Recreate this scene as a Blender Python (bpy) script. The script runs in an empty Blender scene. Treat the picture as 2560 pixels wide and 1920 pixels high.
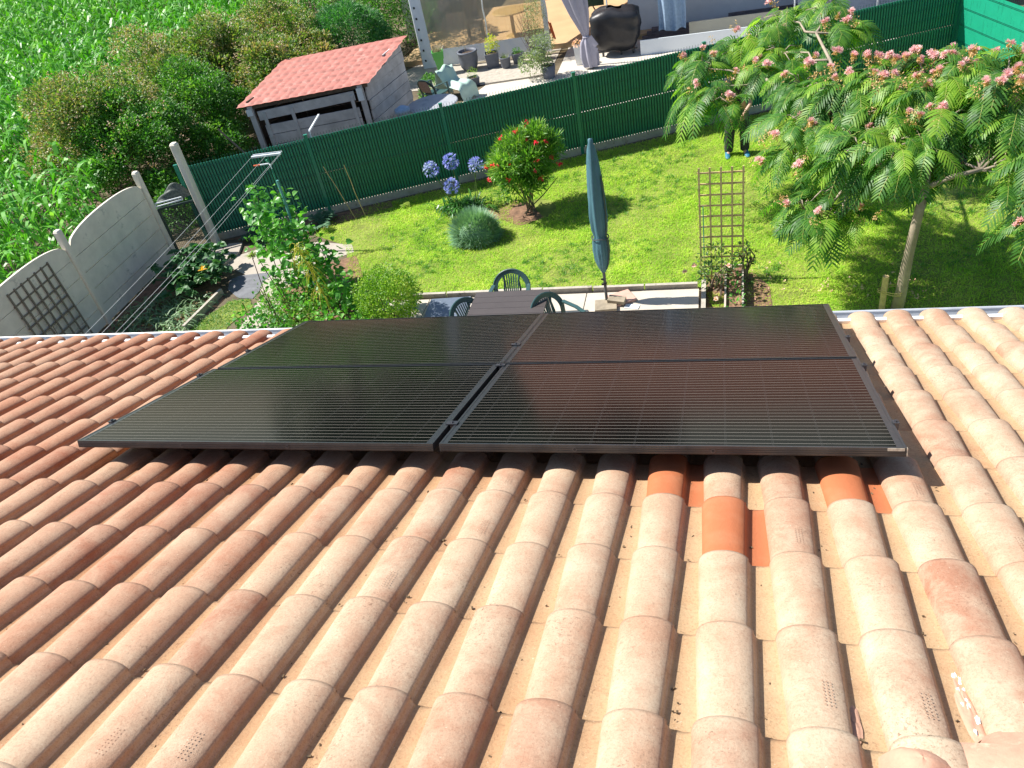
import bpy, bmesh, math, random
import numpy as np
from math import sin, cos, pi, radians, hypot, atan2, sqrt
from mathutils import Vector, Matrix, Euler

# ------------------------------------------------------------------ camera
C = bpy.context.scene.collection
sc = bpy.context.scene
CAM = Vector((2.8509, -2.2261, 6.186))
CROT = Euler((0.9108, 0.1672, 0.1950), 'XYZ')
cd = bpy.data.cameras.new('camera'); cam = bpy.data.objects.new('camera', cd); C.objects.link(cam)
cam.location = CAM; cam.rotation_euler = CROT
FPX = 2006.5
cd.sensor_width = 36.0; cd.lens = FPX / 2560 * 36.0; cd.clip_start = 0.05; cd.clip_end = 600
sc.camera = cam
# ------------------------------------------------------------------ world and sun
SUN = Vector((-0.84, 0.07, 1.0)).normalized()
w = bpy.data.worlds.new('World'); sc.world = w; w.use_nodes = True
nt = w.node_tree; nt.nodes.clear()
sky = nt.nodes.new('ShaderNodeTexSky'); sky.sky_type = 'NISHITA'; sky.sun_disc = False
sky.sun_elevation = math.asin(SUN.z); sky.sun_rotation = atan2(SUN.x, SUN.y)
sky.air_density = 1.0; sky.dust_density = 0.6; sky.altitude = 50
bg = nt.nodes.new('ShaderNodeBackground'); bg.inputs[1].default_value = 0.085
out = nt.nodes.new('ShaderNodeOutputWorld')
nt.links.new(sky.outputs[0], bg.inputs[0]); nt.links.new(bg.outputs[0], out.inputs[0])
sd = bpy.data.lights.new('sun', 'SUN'); sd.energy = 5.0; sd.angle = radians(0.55); sd.color = (1.0, 0.955, 0.88)
so = bpy.data.objects.new('sun', sd); C.objects.link(so)
so.rotation_euler = SUN.to_track_quat('Z', 'Y').to_euler(); so.location = (-20, 5, 30)
sc.view_settings.view_transform = 'Standard'; sc.view_settings.look = 'None'
sc.view_settings.exposure = 0.88; sc.view_settings.gamma = 1.0; sc.view_settings.use_curve_mapping = False
sc.cycles.max_bounces = 7; sc.cycles.transparent_max_bounces = 8; sc.cycles.transmission_bounces = 3
sc.cycles.diffuse_bounces = 4; sc.cycles.glossy_bounces = 3
sc.render.film_transparent = False

rng = np.random.default_rng(7); R = random.Random(11)
CM = np.array(CROT.to_matrix()); CP = np.array(CAM)

def G(x, y, z=0.0):
    """a point of the place: where the line of sight through photo pixel x, y meets height z"""
    d = CM @ np.array([(x - 1280) / FPX, -(y - 960) / FPX, -1.0]); t = (z - CP[2]) / d[2]
    return CP + t * d
def PX(P):
    q = (np.asarray(P, float) - CP) @ CM; zz = np.where(-q[..., 2] > 0.05, -q[..., 2], 1e9)
    return np.stack([1280 + FPX * q[..., 0] / zz, 960 - FPX * q[..., 1] / zz], -1), q[..., 2] < -0.05
def inview(P, m=350):
    p, f = PX(P); return f & (p[:, 0] > -m) & (p[:, 0] < 2560 + m) & (p[:, 1] > -m) & (p[:, 1] < 1920 + m)
SL = 0.3484                                  # roof slope
def RP(a, d, h):                             # along the eave, down the slope, off the roof plane
    a, d, h = np.broadcast_arrays(np.asarray(a, float), np.asarray(d, float), np.asarray(h, float))
    return np.stack([a, d * cos(SL) + h * sin(SL), -d * sin(SL) + h * cos(SL) + 4.1], -1)

# ------------------------------------------------------------------ mesh helpers
class MB:
    def __init__(s): s.v = []; s.f = []; s.m = []; s.n = 0
    def add(s, V, F, mi=0):
        V = np.asarray(V, float).reshape(-1, 3)
        if isinstance(F, np.ndarray): Fs = [F]
        else:
            by = {}
            for f in F: by.setdefault(len(f), []).append(f)
            Fs = [np.array(q) for q in by.values()]
        for F in Fs:
            if len(F): s.f.append(F + s.n); s.m.append(np.full(len(F), mi))
        s.v.append(V); s.n += len(V); return s
    def build(s, name, mats, parent=None, smooth=False, label=None):
        V = np.concatenate(s.v) if s.v else np.zeros((0, 3))
        me = bpy.data.meshes.new(name)
        me.vertices.add(len(V)); me.vertices.foreach_set('co', V.ravel())
        nl = sum(f.size for f in s.f); npol = sum(len(f) for f in s.f)
        me.loops.add(nl); me.loops.foreach_set('vertex_index', np.concatenate([f.ravel() for f in s.f]))
        me.polygons.add(npol)
        tot = np.concatenate([np.full(len(f), f.shape[1]) for f in s.f])
        st = np.concatenate([[0], np.cumsum(tot)[:-1]])
        me.polygons.foreach_set('loop_start', st); me.polygons.foreach_set('loop_total', tot)
        me.polygons.foreach_set('material_index', np.concatenate(s.m))
        me.polygons.foreach_set('use_smooth', np.full(npol, bool(smooth)))
        me.update(calc_edges=True); me.validate()
        for m in (mats if isinstance(mats, (list, tuple)) else [mats]): me.materials.append(m)
        o = bpy.data.objects.new(name, me); C.objects.link(o)
        if parent is not None:
            o.parent = parent
        if label: o['label'] = label
        return o
    def box(s, c, size, rz=0, mi=0, M=None):
        x, y, z = [q / 2 for q in size]
        V = np.array([[i * x, j * y, k * z] for k in (-1, 1) for j in (-1, 1) for i in (-1, 1)])
        if M is not None: V = V @ np.array(M).T
        if rz: V = V @ np.array(Matrix.Rotation(rz, 3, 'Z')).T
        return s.add(V + np.array(c), np.array([[0, 2, 3, 1], [4, 5, 7, 6], [0, 1, 5, 4], [2, 6, 7, 3], [0, 4, 6, 2], [1, 3, 7, 5]]), mi)
    def beam(s, a, b, wd, ht, mi=0, up=(0, 0, 1)):
        a = np.array(a, float); b = np.array(b, float); d = b - a; L = np.linalg.norm(d); d /= L
        u = np.array(up, float)
        if abs(d @ u) > .98: u = np.array([0, 1., 0])
        x = np.cross(d, u); x /= np.linalg.norm(x); z = np.cross(x, d)
        M = np.stack([x, d, z], 1)
        return s.box((a + b) / 2, (wd, L, ht), M=M, mi=mi)
    def tube(s, pts, r, n=8, mi=0, cap=True):
        P = np.array(pts, float); k = len(P); r = np.broadcast_to(np.asarray(r, float), (k,))
        T = np.gradient(P, axis=0); T /= np.linalg.norm(T, axis=1)[:, None] + 1e-12
        u = np.array([0, 0, 1.]) if abs(T[0, 2]) < .9 else np.array([1., 0, 0])
        V = []; x = np.cross(T[0], u); x /= np.linalg.norm(x)
        for i in range(k):
            x = x - T[i] * (x @ T[i]); x /= np.linalg.norm(x) + 1e-12; y = np.cross(T[i], x)
            th = np.arange(n) * 2 * pi / n
            V.append(P[i] + r[i] * (np.cos(th)[:, None] * x + np.sin(th)[:, None] * y))
        F = [[i * n + j, i * n + (j + 1) % n, (i + 1) * n + (j + 1) % n, (i + 1) * n + j] for i in range(k - 1) for j in range(n)]
        if cap: F = F + [list(range(n))[::-1], [(k - 1) * n + j for j in range(n)]]
        return s.add(np.concatenate(V), F, mi)
    def lathe(s, c, prof, n=20, mi=0, sq=None):
        V = []; F = []
        for r, z in prof:
            for j in range(n):
                t = 2 * pi * (j + .5) / n; V.append((c[0] + r * cos(t), c[1] + r * sin(t), c[2] + z))
        for i in range(len(prof) - 1):
            for j in range(n): F.append([i * n + j, i * n + (j + 1) % n, (i + 1) * n + (j + 1) % n, (i + 1) * n + j])
        return s.add(V, F, mi)
    def grid(s, P, mi=0, closed_u=False):
        P = np.asarray(P, float); a, b = P.shape[:2]
        i, j = np.meshgrid(np.arange(a - 1), np.arange(b - 1), indexing='ij'); q = i * b + j
        F = np.stack([q, q + b, q + b + 1, q + 1], -1).reshape(-1, 4)
        return s.add(P.reshape(-1, 3), F, mi)
    def poly(s, pts, z=None, mi=0):
        V = [(p[0], p[1], p[2] if z is None else z) for p in pts]
        return s.add(V, [list(range(len(V)))], mi)

def norm(v): return v / (np.linalg.norm(v, axis=-1, keepdims=True) + 1e-12)
def basis(d, up=None, roll=None):
    """columns x, y (=d), z for n directions"""
    d = norm(np.asarray(d, float)); n = len(d)
    if up is None: up = np.tile([0, 0, 1.], (n, 1)) + rng.normal(0, .01, (n, 3))
    x = norm(np.cross(d, up)); z = np.cross(x, d)
    if roll is not None:
        c, s_ = np.cos(roll)[:, None], np.sin(roll)[:, None]; x, z = x * c + z * s_, z * c - x * s_
    return np.stack([x, d, z], -1)
def inst(mb, Tv, Tf, P, B=None, S=1.0, mi=0):
    Tv = np.asarray(Tv, float); Tf = np.asarray(Tf); n = len(P)
    if not n: return
    S = np.broadcast_to(np.asarray(S, float), (n,)) if np.ndim(S) < 2 else S
    Sv = Tv[None] * (S[:, None, None] if np.ndim(S) == 1 else S[:, None, :])
    V = (np.einsum('nij,nkj->nki', B, Sv) if B is not None else Sv) + np.asarray(P)[:, None, :]
    F = Tf[None] + (np.arange(n) * len(Tv))[:, None, None]
    mb.add(V.reshape(-1, 3), F.reshape(-1, Tf.shape[1]), mi)
LEAF = (np.array([[0, 0, 0], [-.28, .38, .07], [0, .5, -.02], [.28, .38, .07], [0, 1, -.08]]), np.array([[0, 2, 1, 1], [0, 3, 2, 2]]))
# leaf of two folded quads: base, side, mid, tip
LEAF4 = (np.array([[0, 0, 0], [-.26, .45, .08], [0, 1, -.1], [.26, .45, .08], [0, .5, 0]]), np.array([[0, 4, 2, 1], [0, 3, 2, 4]]))
NARROW = (np.array([[0, 0, 0], [-.085, .45, .02], [0, 1, -.06], [.085, .45, .02], [0, .5, 0]]), np.array([[0, 4, 2, 1], [0, 3, 2, 4]]))
HEART = (np.array([[0, 0, 0], [-.45, .12, .06], [-.42, .5, .08], [0, 1, -.15], [.42, .5, .08], [.45, .12, .06], [0, .5, -.03]]), np.array([[0, 6, 2, 1], [6, 3, 2, 2], [0, 5, 4, 6], [6, 4, 3, 3]]))
def leaves(mb, P, D, T=LEAF4, S=.05, mi=0, roll=None):
    n = len(P); 
    if roll is None: roll = rng.uniform(-.9, .9, n)
    Tf = T[1]
    if (Tf[:, 2] == Tf[:, 3]).any():
        q = Tf[Tf[:, 2] != Tf[:, 3]]; t = Tf[Tf[:, 2] == Tf[:, 3]][:, :3]
        B = basis(D, roll=roll)
        n0 = mb.n; inst(mb, T[0], t, P, B, S, mi)
        if len(q):
            F = q[None] + (np.arange(n) * len(T[0]))[:, None, None] + n0
            mb.f.append(F.reshape(-1, 4)); mb.m.append(np.full(n * len(q), mi))
    else: inst(mb, T[0], Tf, P, basis(D, roll=roll), S, mi)
def ribbons(mb, P, D, L, W, droop=.5, nseg=4, mi=0, prof=None, fold=0.0, side=None):
    """n curved strap leaves"""
    P = np.asarray(P, float); D = norm(np.asarray(D, float)); n = len(P)
    L = np.broadcast_to(np.asarray(L, float), (n,)); W = np.broadcast_to(np.asarray(W, float), (n,)); dr = np.broadcast_to(np.asarray(droop, float), (n,))
    t = np.linspace(0, 1, nseg + 1)
    if prof is None: prof = np.clip(np.minimum(.55 + t * 1.6, 1), 0, 1) * np.sqrt(np.clip(1 - t ** 2.2, 0, 1)) + .02
    Z = np.array([0, 0, 1.])
    pts = P[:, None] + D[:, None] * (L[:, None] * t)[..., None] - Z * (dr[:, None] * L[:, None] * t ** 2)[..., None]
    if side is None: side = norm(np.cross(D, Z) + rng.normal(0, .12, (n, 3)))
    wv = side[:, None] * (W[:, None] * prof)[..., None] * .5
    V = np.stack([pts - wv, pts + wv], 2)
    k = nseg + 1
    i = np.arange(nseg); q = np.stack([2 * i, 2 * i + 1, 2 * i + 3, 2 * i + 2], -1)
    F = q[None] + (np.arange(n) * 2 * k)[:, None, None]
    mb.add(V.reshape(-1, 3), F.reshape(-1, 4), mi)
def rdir(n, zmin=-1):
    v = rng.normal(0, 1, (n, 3)); v = norm(v)
    if zmin > -1: v[:, 2] = np.where(v[:, 2] < zmin, -v[:, 2], v[:, 2])
    return v
def inpoly(pts, poly):
    x, y = pts[:, 0], pts[:, 1]; r = np.zeros(len(x), bool); n = len(poly)
    for i in range(n):
        x1, y1 = poly[i][:2]; x2, y2 = poly[(i + 1) % n][:2]
        c = ((y1 > y) != (y2 > y)) & (x < (x2 - x1) * (y - y1) / (y2 - y1 + 1e-12) + x1); r ^= c
    return r
def noise2(x, y, f=1.0, seed=0):
    r = np.random.default_rng(seed); v = 0
    for k in range(5):
        a = r.uniform(0, 2 * pi); q = f * r.uniform(.6, 1.9); v = v + np.sin((x * cos(a) + y * sin(a)) * q + r.uniform(0, 6.28))
    return v / 5

# ------------------------------------------------------------------ materials
def mat(name):
    m = bpy.data.materials.new(name); m.use_nodes = True; t = m.node_tree
    return m, t, t.nodes['Principled BSDF']
def ramp(t, cols, fac, interp='LINEAR'):
    r = t.nodes.new('ShaderNodeValToRGB'); e = r.color_ramp.elements; r.color_ramp.interpolation = interp
    n = len(cols)
    while len(e) < n: e.new(.5)
    for i, c in enumerate(cols):
        pos, col = (c if len(c) == 2 else (i / max(1, n - 1), c)); e[i].position = pos; e[i].color = (*col, 1)
    t.links.new(fac, r.inputs[0]); return r.outputs[0]
def nz(t, scale, detail=4, rough=.6, vec=None, dist=0):
    n = t.nodes.new('ShaderNodeTexNoise'); n.inputs['Scale'].default_value = scale; n.inputs['Detail'].default_value = detail
    n.inputs['Roughness'].default_value = rough; n.inputs['Distortion'].default_value = dist
    if vec is not None: t.links.new(vec, n.inputs['Vector'])
    return n.outputs[0]
def obj_co(t): return t.nodes.new('ShaderNodeTexCoord').outputs['Object']
def mix(t, a, b, f, mode='MIX'):
    m = t.nodes.new('ShaderNodeMix'); m.data_type = 'RGBA'; m.blend_type = mode
    for i, v in ((6, a), (7, b)):
        if isinstance(v, tuple): m.inputs[i].default_value = (*v, 1)
        else: t.links.new(v, m.inputs[i])
    if isinstance(f, (int, float)): m.inputs[0].default_value = f
    else: t.links.new(f, m.inputs[0])
    return m.outputs[2]
def mathn(t, op, a, b=0.0, c=0.0, clamp=False):
    m = t.nodes.new('ShaderNodeMath'); m.operation = op; m.use_clamp = clamp
    for i, v in enumerate((a, b, c)):
        if isinstance(v, (int, float)): m.inputs[i].default_value = v
        else: t.links.new(v, m.inputs[i])
    return m.outputs[0]
def bump(t, b, h, strength=.3, dist=.01):
    n = t.nodes.new('ShaderNodeBump'); n.inputs['Strength'].default_value = strength; n.inputs['Distance'].default_value = dist
    t.links.new(h, n.inputs['Height']); t.links.new(n.outputs[0], b.inputs['Normal'])
def plain(name, col, rough=.6, var=.12, scale=8, bmp=.15, metal=0, spec=None, stain=None, fine=60):
    m, t, b = mat(name); co = obj_co(t)
    a = tuple(max(0, c * (1 - var * 1.5)) for c in col); c2 = tuple(min(1, c * (1 + var)) for c in col)
    c = ramp(t, [(.3, a), (.7, c2)], nz(t, scale, 6, .65, co))
    if stain: c = mix(t, c, stain[0], ramp(t, [(stain[1], (0, 0, 0)), (min(1, stain[1] + .12), (1, 1, 1))], nz(t, scale * .7 + 1.3, 7, .7, co)))
    t.links.new(c, b.inputs['Base Color']); b.inputs['Roughness'].default_value = rough; b.inputs['Metallic'].default_value = metal
    if spec is not None: b.inputs['Specular IOR Level'].default_value = spec
    if bmp: bump(t, b, nz(t, fine, 5, .7, co), bmp, .004)
    return m
def foliage(name, cols, trans=.35, tcol=None, rough=.45, spec=.4, patch=.0, patchcol=(0.1, .06, .03)):
    m, t, b = mat(name)
    rnd = t.nodes.new('ShaderNodeNewGeometry').outputs['Random Per Island']
    n = nz(t, 1.7, 3, .6, obj_co(t))
    f = mathn(t, 'ADD', mathn(t, 'MULTIPLY', rnd, .62), mathn(t, 'MULTIPLY', mathn(t, 'SUBTRACT', n, .5), 1.5))
    f = mathn(t, 'ADD', f, .19, clamp=True)
    c = ramp(t, cols, f)
    if patch: c = mix(t, c, patchcol, ramp(t, [(.62 - patch, (0, 0, 0)), (.74 - patch, (1, 1, 1))], nz(t, 2.6, 4, .75, obj_co(t))))
    t.links.new(c, b.inputs['Base Color']); b.inputs['Roughness'].default_value = rough; b.inputs['Specular IOR Level'].default_value = spec
    tr = t.nodes.new('ShaderNodeBsdfTranslucent')
    if tcol is None: t.links.new(mix(t, c, (1.6, 1.9, .7), 1.0, 'MULTIPLY'), tr.inputs[0])
    else: tr.inputs[0].default_value = (*tcol, 1)
    ms = t.nodes.new('ShaderNodeMixShader'); ms.inputs[0].default_value = trans
    t.links.new(b.outputs[0], ms.inputs[1]); t.links.new(tr.outputs[0], ms.inputs[2])
    t.links.new(ms.outputs[0], t.nodes['Material Output'].inputs[0])
    return m

def tile_mat(name, ramp_cols, pale=(.62, .44, .30), palef=.5, fresh=False):
    m, t, b = mat(name); co = obj_co(t)
    rnd = t.nodes.new('ShaderNodeNewGeometry').outputs['Random Per Island']
    c = ramp(t, ramp_cols, rnd)
    if not fresh:
        big = nz(t, 1.1, 3, .6, co)
        mid = nz(t, 7.0, 5, .7, co, .4)
        f = mathn(t, 'ADD', mathn(t, 'MULTIPLY', big, .55), mathn(t, 'MULTIPLY', mid, .55))
        c = mix(t, c, pale, ramp(t, [(.42, (0, 0, 0)), (.68, (palef, palef, palef))], f))
        # redder to the left: weathering, plus view-dependent sun backscatter painted into the colour
        sx = t.nodes.new('ShaderNodeSeparateXYZ'); t.links.new(co, sx.inputs[0])
        gr = mathn(t, 'MULTIPLY', mathn(t, 'SUBTRACT', 2.9, sx.outputs[0]), .30, clamp=True)
        c = mix(t, c, mix(t, c, (.86, .66, .60), 1.0, 'MULTIPLY'), gr)
        # dusty ochre smears and brown grime along the lower parts
        c = mix(t, c, (.33, .14, .075), ramp(t, [(.54, (0, 0, 0)), (.76, (.42, .42, .42))], nz(t, 3.3, 7, .75, co, 1.0)))
        sp = nz(t, 95, 3, .8, co)
        area = nz(t, 4.5, 4, .65, co)
        k = mathn(t, 'MULTIPLY', ramp(t, [(.57, (0, 0, 0)), (.66, (1, 1, 1))], sp), ramp(t, [(.45, (0, 0, 0)), (.7, (.8, .8, .8))], area))
        c = mix(t, c, (.13, .075, .045), k)
        c = mix(t, c, ramp(t, [(.30, (.58, .48, .42)), (.50, (1, 1, 1)), (.8, (1.06, 1.05, 1.02))], nz(t, 150, 5, .9, co)), .85, 'MULTIPLY')
        c = mix(t, c, (.20, .115, .07), ramp(t, [(.56, (0, 0, 0)), (.72, (.65, .65, .65))], nz(t, 19, 9, .85, co, .7)))
        wsp = nz(t, 130, 2, .7, co)
        c = mix(t, c, (.66, .56, .44), ramp(t, [(.69, (0, 0, 0)), (.74, (.55, .55, .55))], wsp))
    else:
        c = mix(t, c, (.50, .24, .13), ramp(t, [(.5, (0, 0, 0)), (.8, (.5, .5, .5))], nz(t, 6, 5, .6, co)))
    t.links.new(c, b.inputs['Base Color']); b.inputs['Roughness'].default_value = .82; b.inputs['Specular IOR Level'].default_value = .25
    bump(t, b, mathn(t, 'ADD', nz(t, 60, 6, .8, co), mathn(t, 'MULTIPLY', nz(t, 9, 3, .5, co), .8)), .5, .005)
    return m

M = {}
M['tile'] = tile_mat('old_roof_tile', [(0, (.33, .155, .095)), (.05, (.39, .215, .14)), (.5, (.43, .26, .17)), (.95, (.48, .31, .205)), (1, (.42, .22, .14))], pale=(.55, .46, .335), palef=.9)
M['pan'] = tile_mat('roof_tile_channel', [(0, (.42, .25, .135)), (.5, (.45, .285, .155)), (1, (.48, .315, .175))], pale=(.50, .38, .235), palef=.6)
M['fresh'] = tile_mat('fresh_roof_tile', [(0, (.42, .13, .052)), (1, (.46, .155, .068))], fresh=True)
M['mortar'] = plain('pink_mortar', (.50, .29, .20), .9, .15, 14, .5, stain=((.62, .45, .32), .6), fine=90)
M['whitepaint'] = plain('white_paint_drips', (.85, .85, .84), .5, .03)
M['gutter'] = plain('grey_zinc_gutter', (.42, .45, .50), .4, .08, 12, .05)
M['render'] = plain('cream_render', (.62, .56, .48), .85, .05, 20, .2)
M['frame'] = plain('black_anodised_frame', (.024, .025, .027), .28, .2, 30, .03, spec=.9)
M['clamp'] = plain('grey_metal_clamp', (.12, .12, .13), .35, .1, 30, .03, metal=.8)
M['ground'] = plain('dry_garden_soil', (.13, .10, .06), .95, .3, 3, .6, fine=40)
M['soil'] = plain('brown_soil', (.22, .125, .075), .95, .35, 9, .9, fine=35)
M['lawnbase'] = plain('lawn_base', (.20, .24, .04), .95, .3, 2.5, .5, fine=50)
M['concrete'] = plain('light_concrete', (.40, .355, .30), .9, .10, 3, .3, stain=((.33, .29, .25), .62))
M['darkpatch'] = plain('dark_blue_grey', (.16, .165, .18), .9, .2, 5, .4)
M['paver'] = plain('cream_paving_slab', (.50, .45, .375), .85, .07, 4, .25, stain=((.45, .38, .30), .63))
M['kerb'] = plain('weathered_kerb', (.42, .38, .32), .9, .15, 9, .4, stain=((.20, .17, .13), .58))
M['precast'] = plain('precast_concrete', (.74, .68, .58), .9, .09, 3.5, .3, stain=((.36, .34, .29), .60))
M['glassdark'] = None

def panel_mat():
    m, t, b = mat('solar_cell_glass'); co = t.nodes.new('ShaderNodeTexCoord').outputs['Object']
    s = t.nodes.new('ShaderNodeSeparateXYZ'); t.links.new(co, s.inputs[0]); x, y = s.outputs[0], s.outputs[1]
    def line(v, pitch, off, wd):
        u = mathn(t, 'FRACT', mathn(t, 'DIVIDE', mathn(t, 'ADD', v, off), pitch))
        u = mathn(t, 'ABSOLUTE', mathn(t, 'SUBTRACT', u, .5))
        return mathn(t, 'LESS_THAN', u, wd / pitch / 2)
    hb = line(y, .0345, 0, .0017)
    v1 = line(x, .1675, -.0025, .0012); v2 = line(x, .1675, .0025, .0012)
    hf = line(y, .00345, 0, .0004)
    c = mix(t, (.003, .0035, .0035), (.27, .25, .22), hb)
    c = mix(t, c, (.03, .03, .03), mathn(t, 'MAXIMUM', v1, v2))
    t.links.new(c, b.inputs['Base Color'])
    t.links.new(ramp(t, [(0, (.09, .09, .09)), (1, (.14, .14, .14))], nz(t, 2.5, 3, .6, co)), b.inputs['Roughness'])
    b.inputs['IOR'].default_value = 1.17; b.inputs['Specular IOR Level'].default_value = .5
    return m
M['cells'] = panel_mat()

def tag(o, label, cat, group=None, kind=None):
    if label: o['label'] = label
    if cat: o['category'] = cat
    if group: o['group'] = group
    if kind: o['kind'] = kind
    return o
def struct(o): o['kind'] = 'structure'; return o
def thing(name, label, cat, loc=(0, 0, 0), rz=0, group=None):
    o = bpy.data.objects.new(name, None); C.objects.link(o); o.empty_display_size = .1
    o.location = loc; o.rotation_euler = (0, 0, rz); return tag(o, label, cat, group)
def copy_tree(o, parent=None):
    c = o.copy(); C.objects.link(c)
    if parent is not None: c.parent = parent
    for ch in list(o.children): copy_tree(ch, c)
    return c

# ================================================================== HOUSE AND ROOF
house = thing('house', 'house under a sloping roof of pink terracotta canal tiles, carrying the four solar panels', 'house')
PIT = 0.2072; ROW = 0.3668; A0 = 2.853; DE = 2.384      # tile pitch along and down, a ridge centre, the eave
def tile_profile(wide):
    """one tile across: free left edge, round cap with its ridge at 0, small lip, flat pan to its right"""
    r = .0790 if wide else .0665; hh = .0525 if wide else .0455
    pts = [(-r - .001, -.003), (-r, .004)]
    n = 13
    for i in range(1, n + 1):
        th = pi - pi * i / n * .875
        pts.append((r * cos(th) * .98, .005 + (hh - .005) * sin(th) ** .85))
    x, z = pts[-1]
    pts.append((x - .0035, z - .0030)); pts.append((r - .0015, .006)); pts.append((r + .004, .0010)); pts.append((PIT - r - .012, 0)); pts.append((PIT - r + .008, .003))
    return np.array(pts)
PN, PW = tile_profile(False), tile_profile(True)
HIPK = .84
def hipa(d): return 3.487 + (d + 1.33) * HIPK
TH = .013
def tile_mesh(mb, a, d, da, tilt, dh, dd=0, panmi=1):
    ts = np.array([-.15, .0, .5, .965, 1.0]); Vs = []
    for tt in ts:
        u = min(max((tt + .15) / 1.15, 0), 1); pr = PN * (1 - u) + PW * u
        lift = -.170 + TH * 1.35 * u - .004
        if tt == 1.0: pr = pr.copy(); lift -= .0015
        Vs.append(RP(a + pr[:, 0] + da + tilt * (tt - .5), d + dd + ROW * tt + 0 * pr[:, 0], pr[:, 1] + lift + dh))
    pr = PW; low = RP(a + pr[:, 0] * .985 + da + tilt * .5, d + dd + ROW + 0 * pr[:, 0], pr[:, 1] - .170 + TH * 1.35 - TH - .006 + dh)
    Vs.append(low); A_ = np.stack(Vs); k_ = len(PW) - 4
    n0 = mb.n; b_ = A_.shape[1]; i, j = np.meshgrid(np.arange(A_.shape[0] - 1), np.arange(b_ - 1), indexing='ij'); q = i * b_ + j
    F = np.stack([q, q + b_, q + b_ + 1, q + 1], -1).reshape(-1, 4); mi = (j.reshape(-1) >= k_)
    mb.add(A_.reshape(-1, 3), F[~mi], 0); mb.f.append(F[mi] + n0); mb.m.append(np.full(int(mi.sum()), panmi))
roof = MB(); fresh_cells = {}
FRESH = {(0, -2): 1, (3, -1): 1, (-1, -1): 0, (-12, -1): 2, (-11, -1): 2, (-9, 0): 2}
nrow = 16
fresh = []
for k in range(nrow):
    d = DE - ROW * (k + 1)
    for j in range(-36, 20):
        a = A0 + PIT * j
        if a + .10 > hipa(d + ROW * .5) + .12: continue
        if a - .3 < -4.4: continue
        key = (j, k)
        args = (a, d, R.gauss(0, .0022), R.gauss(0, .0035), R.gauss(0, .0012), R.gauss(0, .004))
        if key in ((2, 6), (0, 7), (-1, 6), (2, 4)): fresh.append(args)
        else: tile_mesh(roof, *args)
# under-sheet closing the roof, eave soffit
V = [RP(-4.6, -3.6, -.185), RP(hipa(-3.6), -3.6, -.185), RP(hipa(2.3) + .05, 2.3, -.185), RP(-4.6, 2.3, -.185)]
roof.add(np.array(V), [[0, 1, 2, 3]])
roof_o = roof.build('roof', [M['tile'], M['pan']], house, smooth=True)
for args in fresh:
    f = MB(); tile_mesh(f, *args, panmi=0); f.build('replacement_tile', [M['fresh']], roof_o, smooth=True, label='fresh orange replacement tile')
def auto_smooth(o, ang=40):
    me = o.data; n = len(me.polygons)
    return
# hip side slope, ridge caps and mortar
side = MB()
hp0 = RP(hipa(2.3), 2.3, -.17); hp1 = RP(hipa(-3.6), -3.6, -.17)
side.add(np.array([hp0, hp1, hp1 + np.array([3.2, 0, -1.16]), hp0 + np.array([.4, 0, -.15])]), [[0, 1, 2, 3]])
side.build('side_roof_slope', M['tile'], house)
mo = MB()
nU, nV = 150, 9; us = np.linspace(-3.4, 2.2, nU); P = np.zeros((nU, nV, 3))
for i, d in enumerate(us):
    for j in range(nV):
        s = (j / (nV - 1)) * 2 - 1
        wd = .135 + .02 * sin(d * 31) + .02 * sin(d * 77 + 1)
        hh = -.185 + .085 * (1 - s * s) ** .5 + .012 * sin(d * 55 + j * 2.1) * (1 - abs(s)) + .008 * sin(d * 133 + j)
        P[i, j] = RP(hipa(d) + s * wd + .0, d - s * wd * .7, hh)
mo.grid(P); mo.build('mortar', M['mortar'], house, smooth=True)
rc = MB()
for k in range(14):
    d0 = 2.1 - k * .40
    ring = []
    for t_, rr in ((0, .095), (.46, .078)):
        dd = d0 - t_; row = []
        for q in range(11):
            th = pi * q / 10; row.append(RP(hipa(dd) + .055 + rr * cos(th) * .75, dd - .05 - rr * cos(th) * .66, -.125 + rr * sin(th) * 1.0 + (0.012 if t_ == 0 else 0)))
        ring.append(row)
    rc.grid(np.array(ring)[::-1])
rc.build('ridge_tile', M['fresh'], house, smooth=True)
# mortar lump over the last cap tile, mortar smears and white paint drips
def lump(mb, a, d, ra, rd, hh, seed=0, base=-.17):
    n1, n2 = 14, 18; P = np.zeros((n1, n2 + 1, 3))
    for i in range(n1):
        q = i / (n1 - 1)
        for j in range(n2 + 1):
            th = 2 * pi * j / n2; w_ = 1 + .12 * sin(3 * th + seed) + .05 * sin(5 * th + seed * 2)
            P[i, j] = RP(a + ra * q * w_ * cos(th), d + rd * q * w_ * sin(th), base + hh * (1 - q ** 2.2) + .0012 * sin(9 * q + 3 * th + seed))
    mb.grid(P)
lm = MB(); lump(lm, 3.235, -1.37, .080, .085, .070, 1, -.158); lm.build('mortar_lump', M['mortar'], house, smooth=True); lm = MB(); lump(lm, 3.36, -1.30, .05, .05, .02, 4)
lump(lm, 3.125, -1.20, .026, .065, .006, 5, -.1655); lump(lm, 3.385, -1.10, .020, .14, .006, 3, -.1655); lump(lm, 3.125, -.93, .012, .04, .005, 6, -.164)
lm.build('mortar_smear', M['mortar'], house, smooth=True)['kind'] = 'stuff'
pd = MB()
for i in range(15):
    u = R.random(); lump(pd, 3.392 + R.gauss(0, .007) , -1.20 + u * .20, R.uniform(.002, .005), R.uniform(.004, .014), .002, i, -.1615)
pd.build('paint_drip', M['whitepaint'], house, smooth=True)
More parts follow.
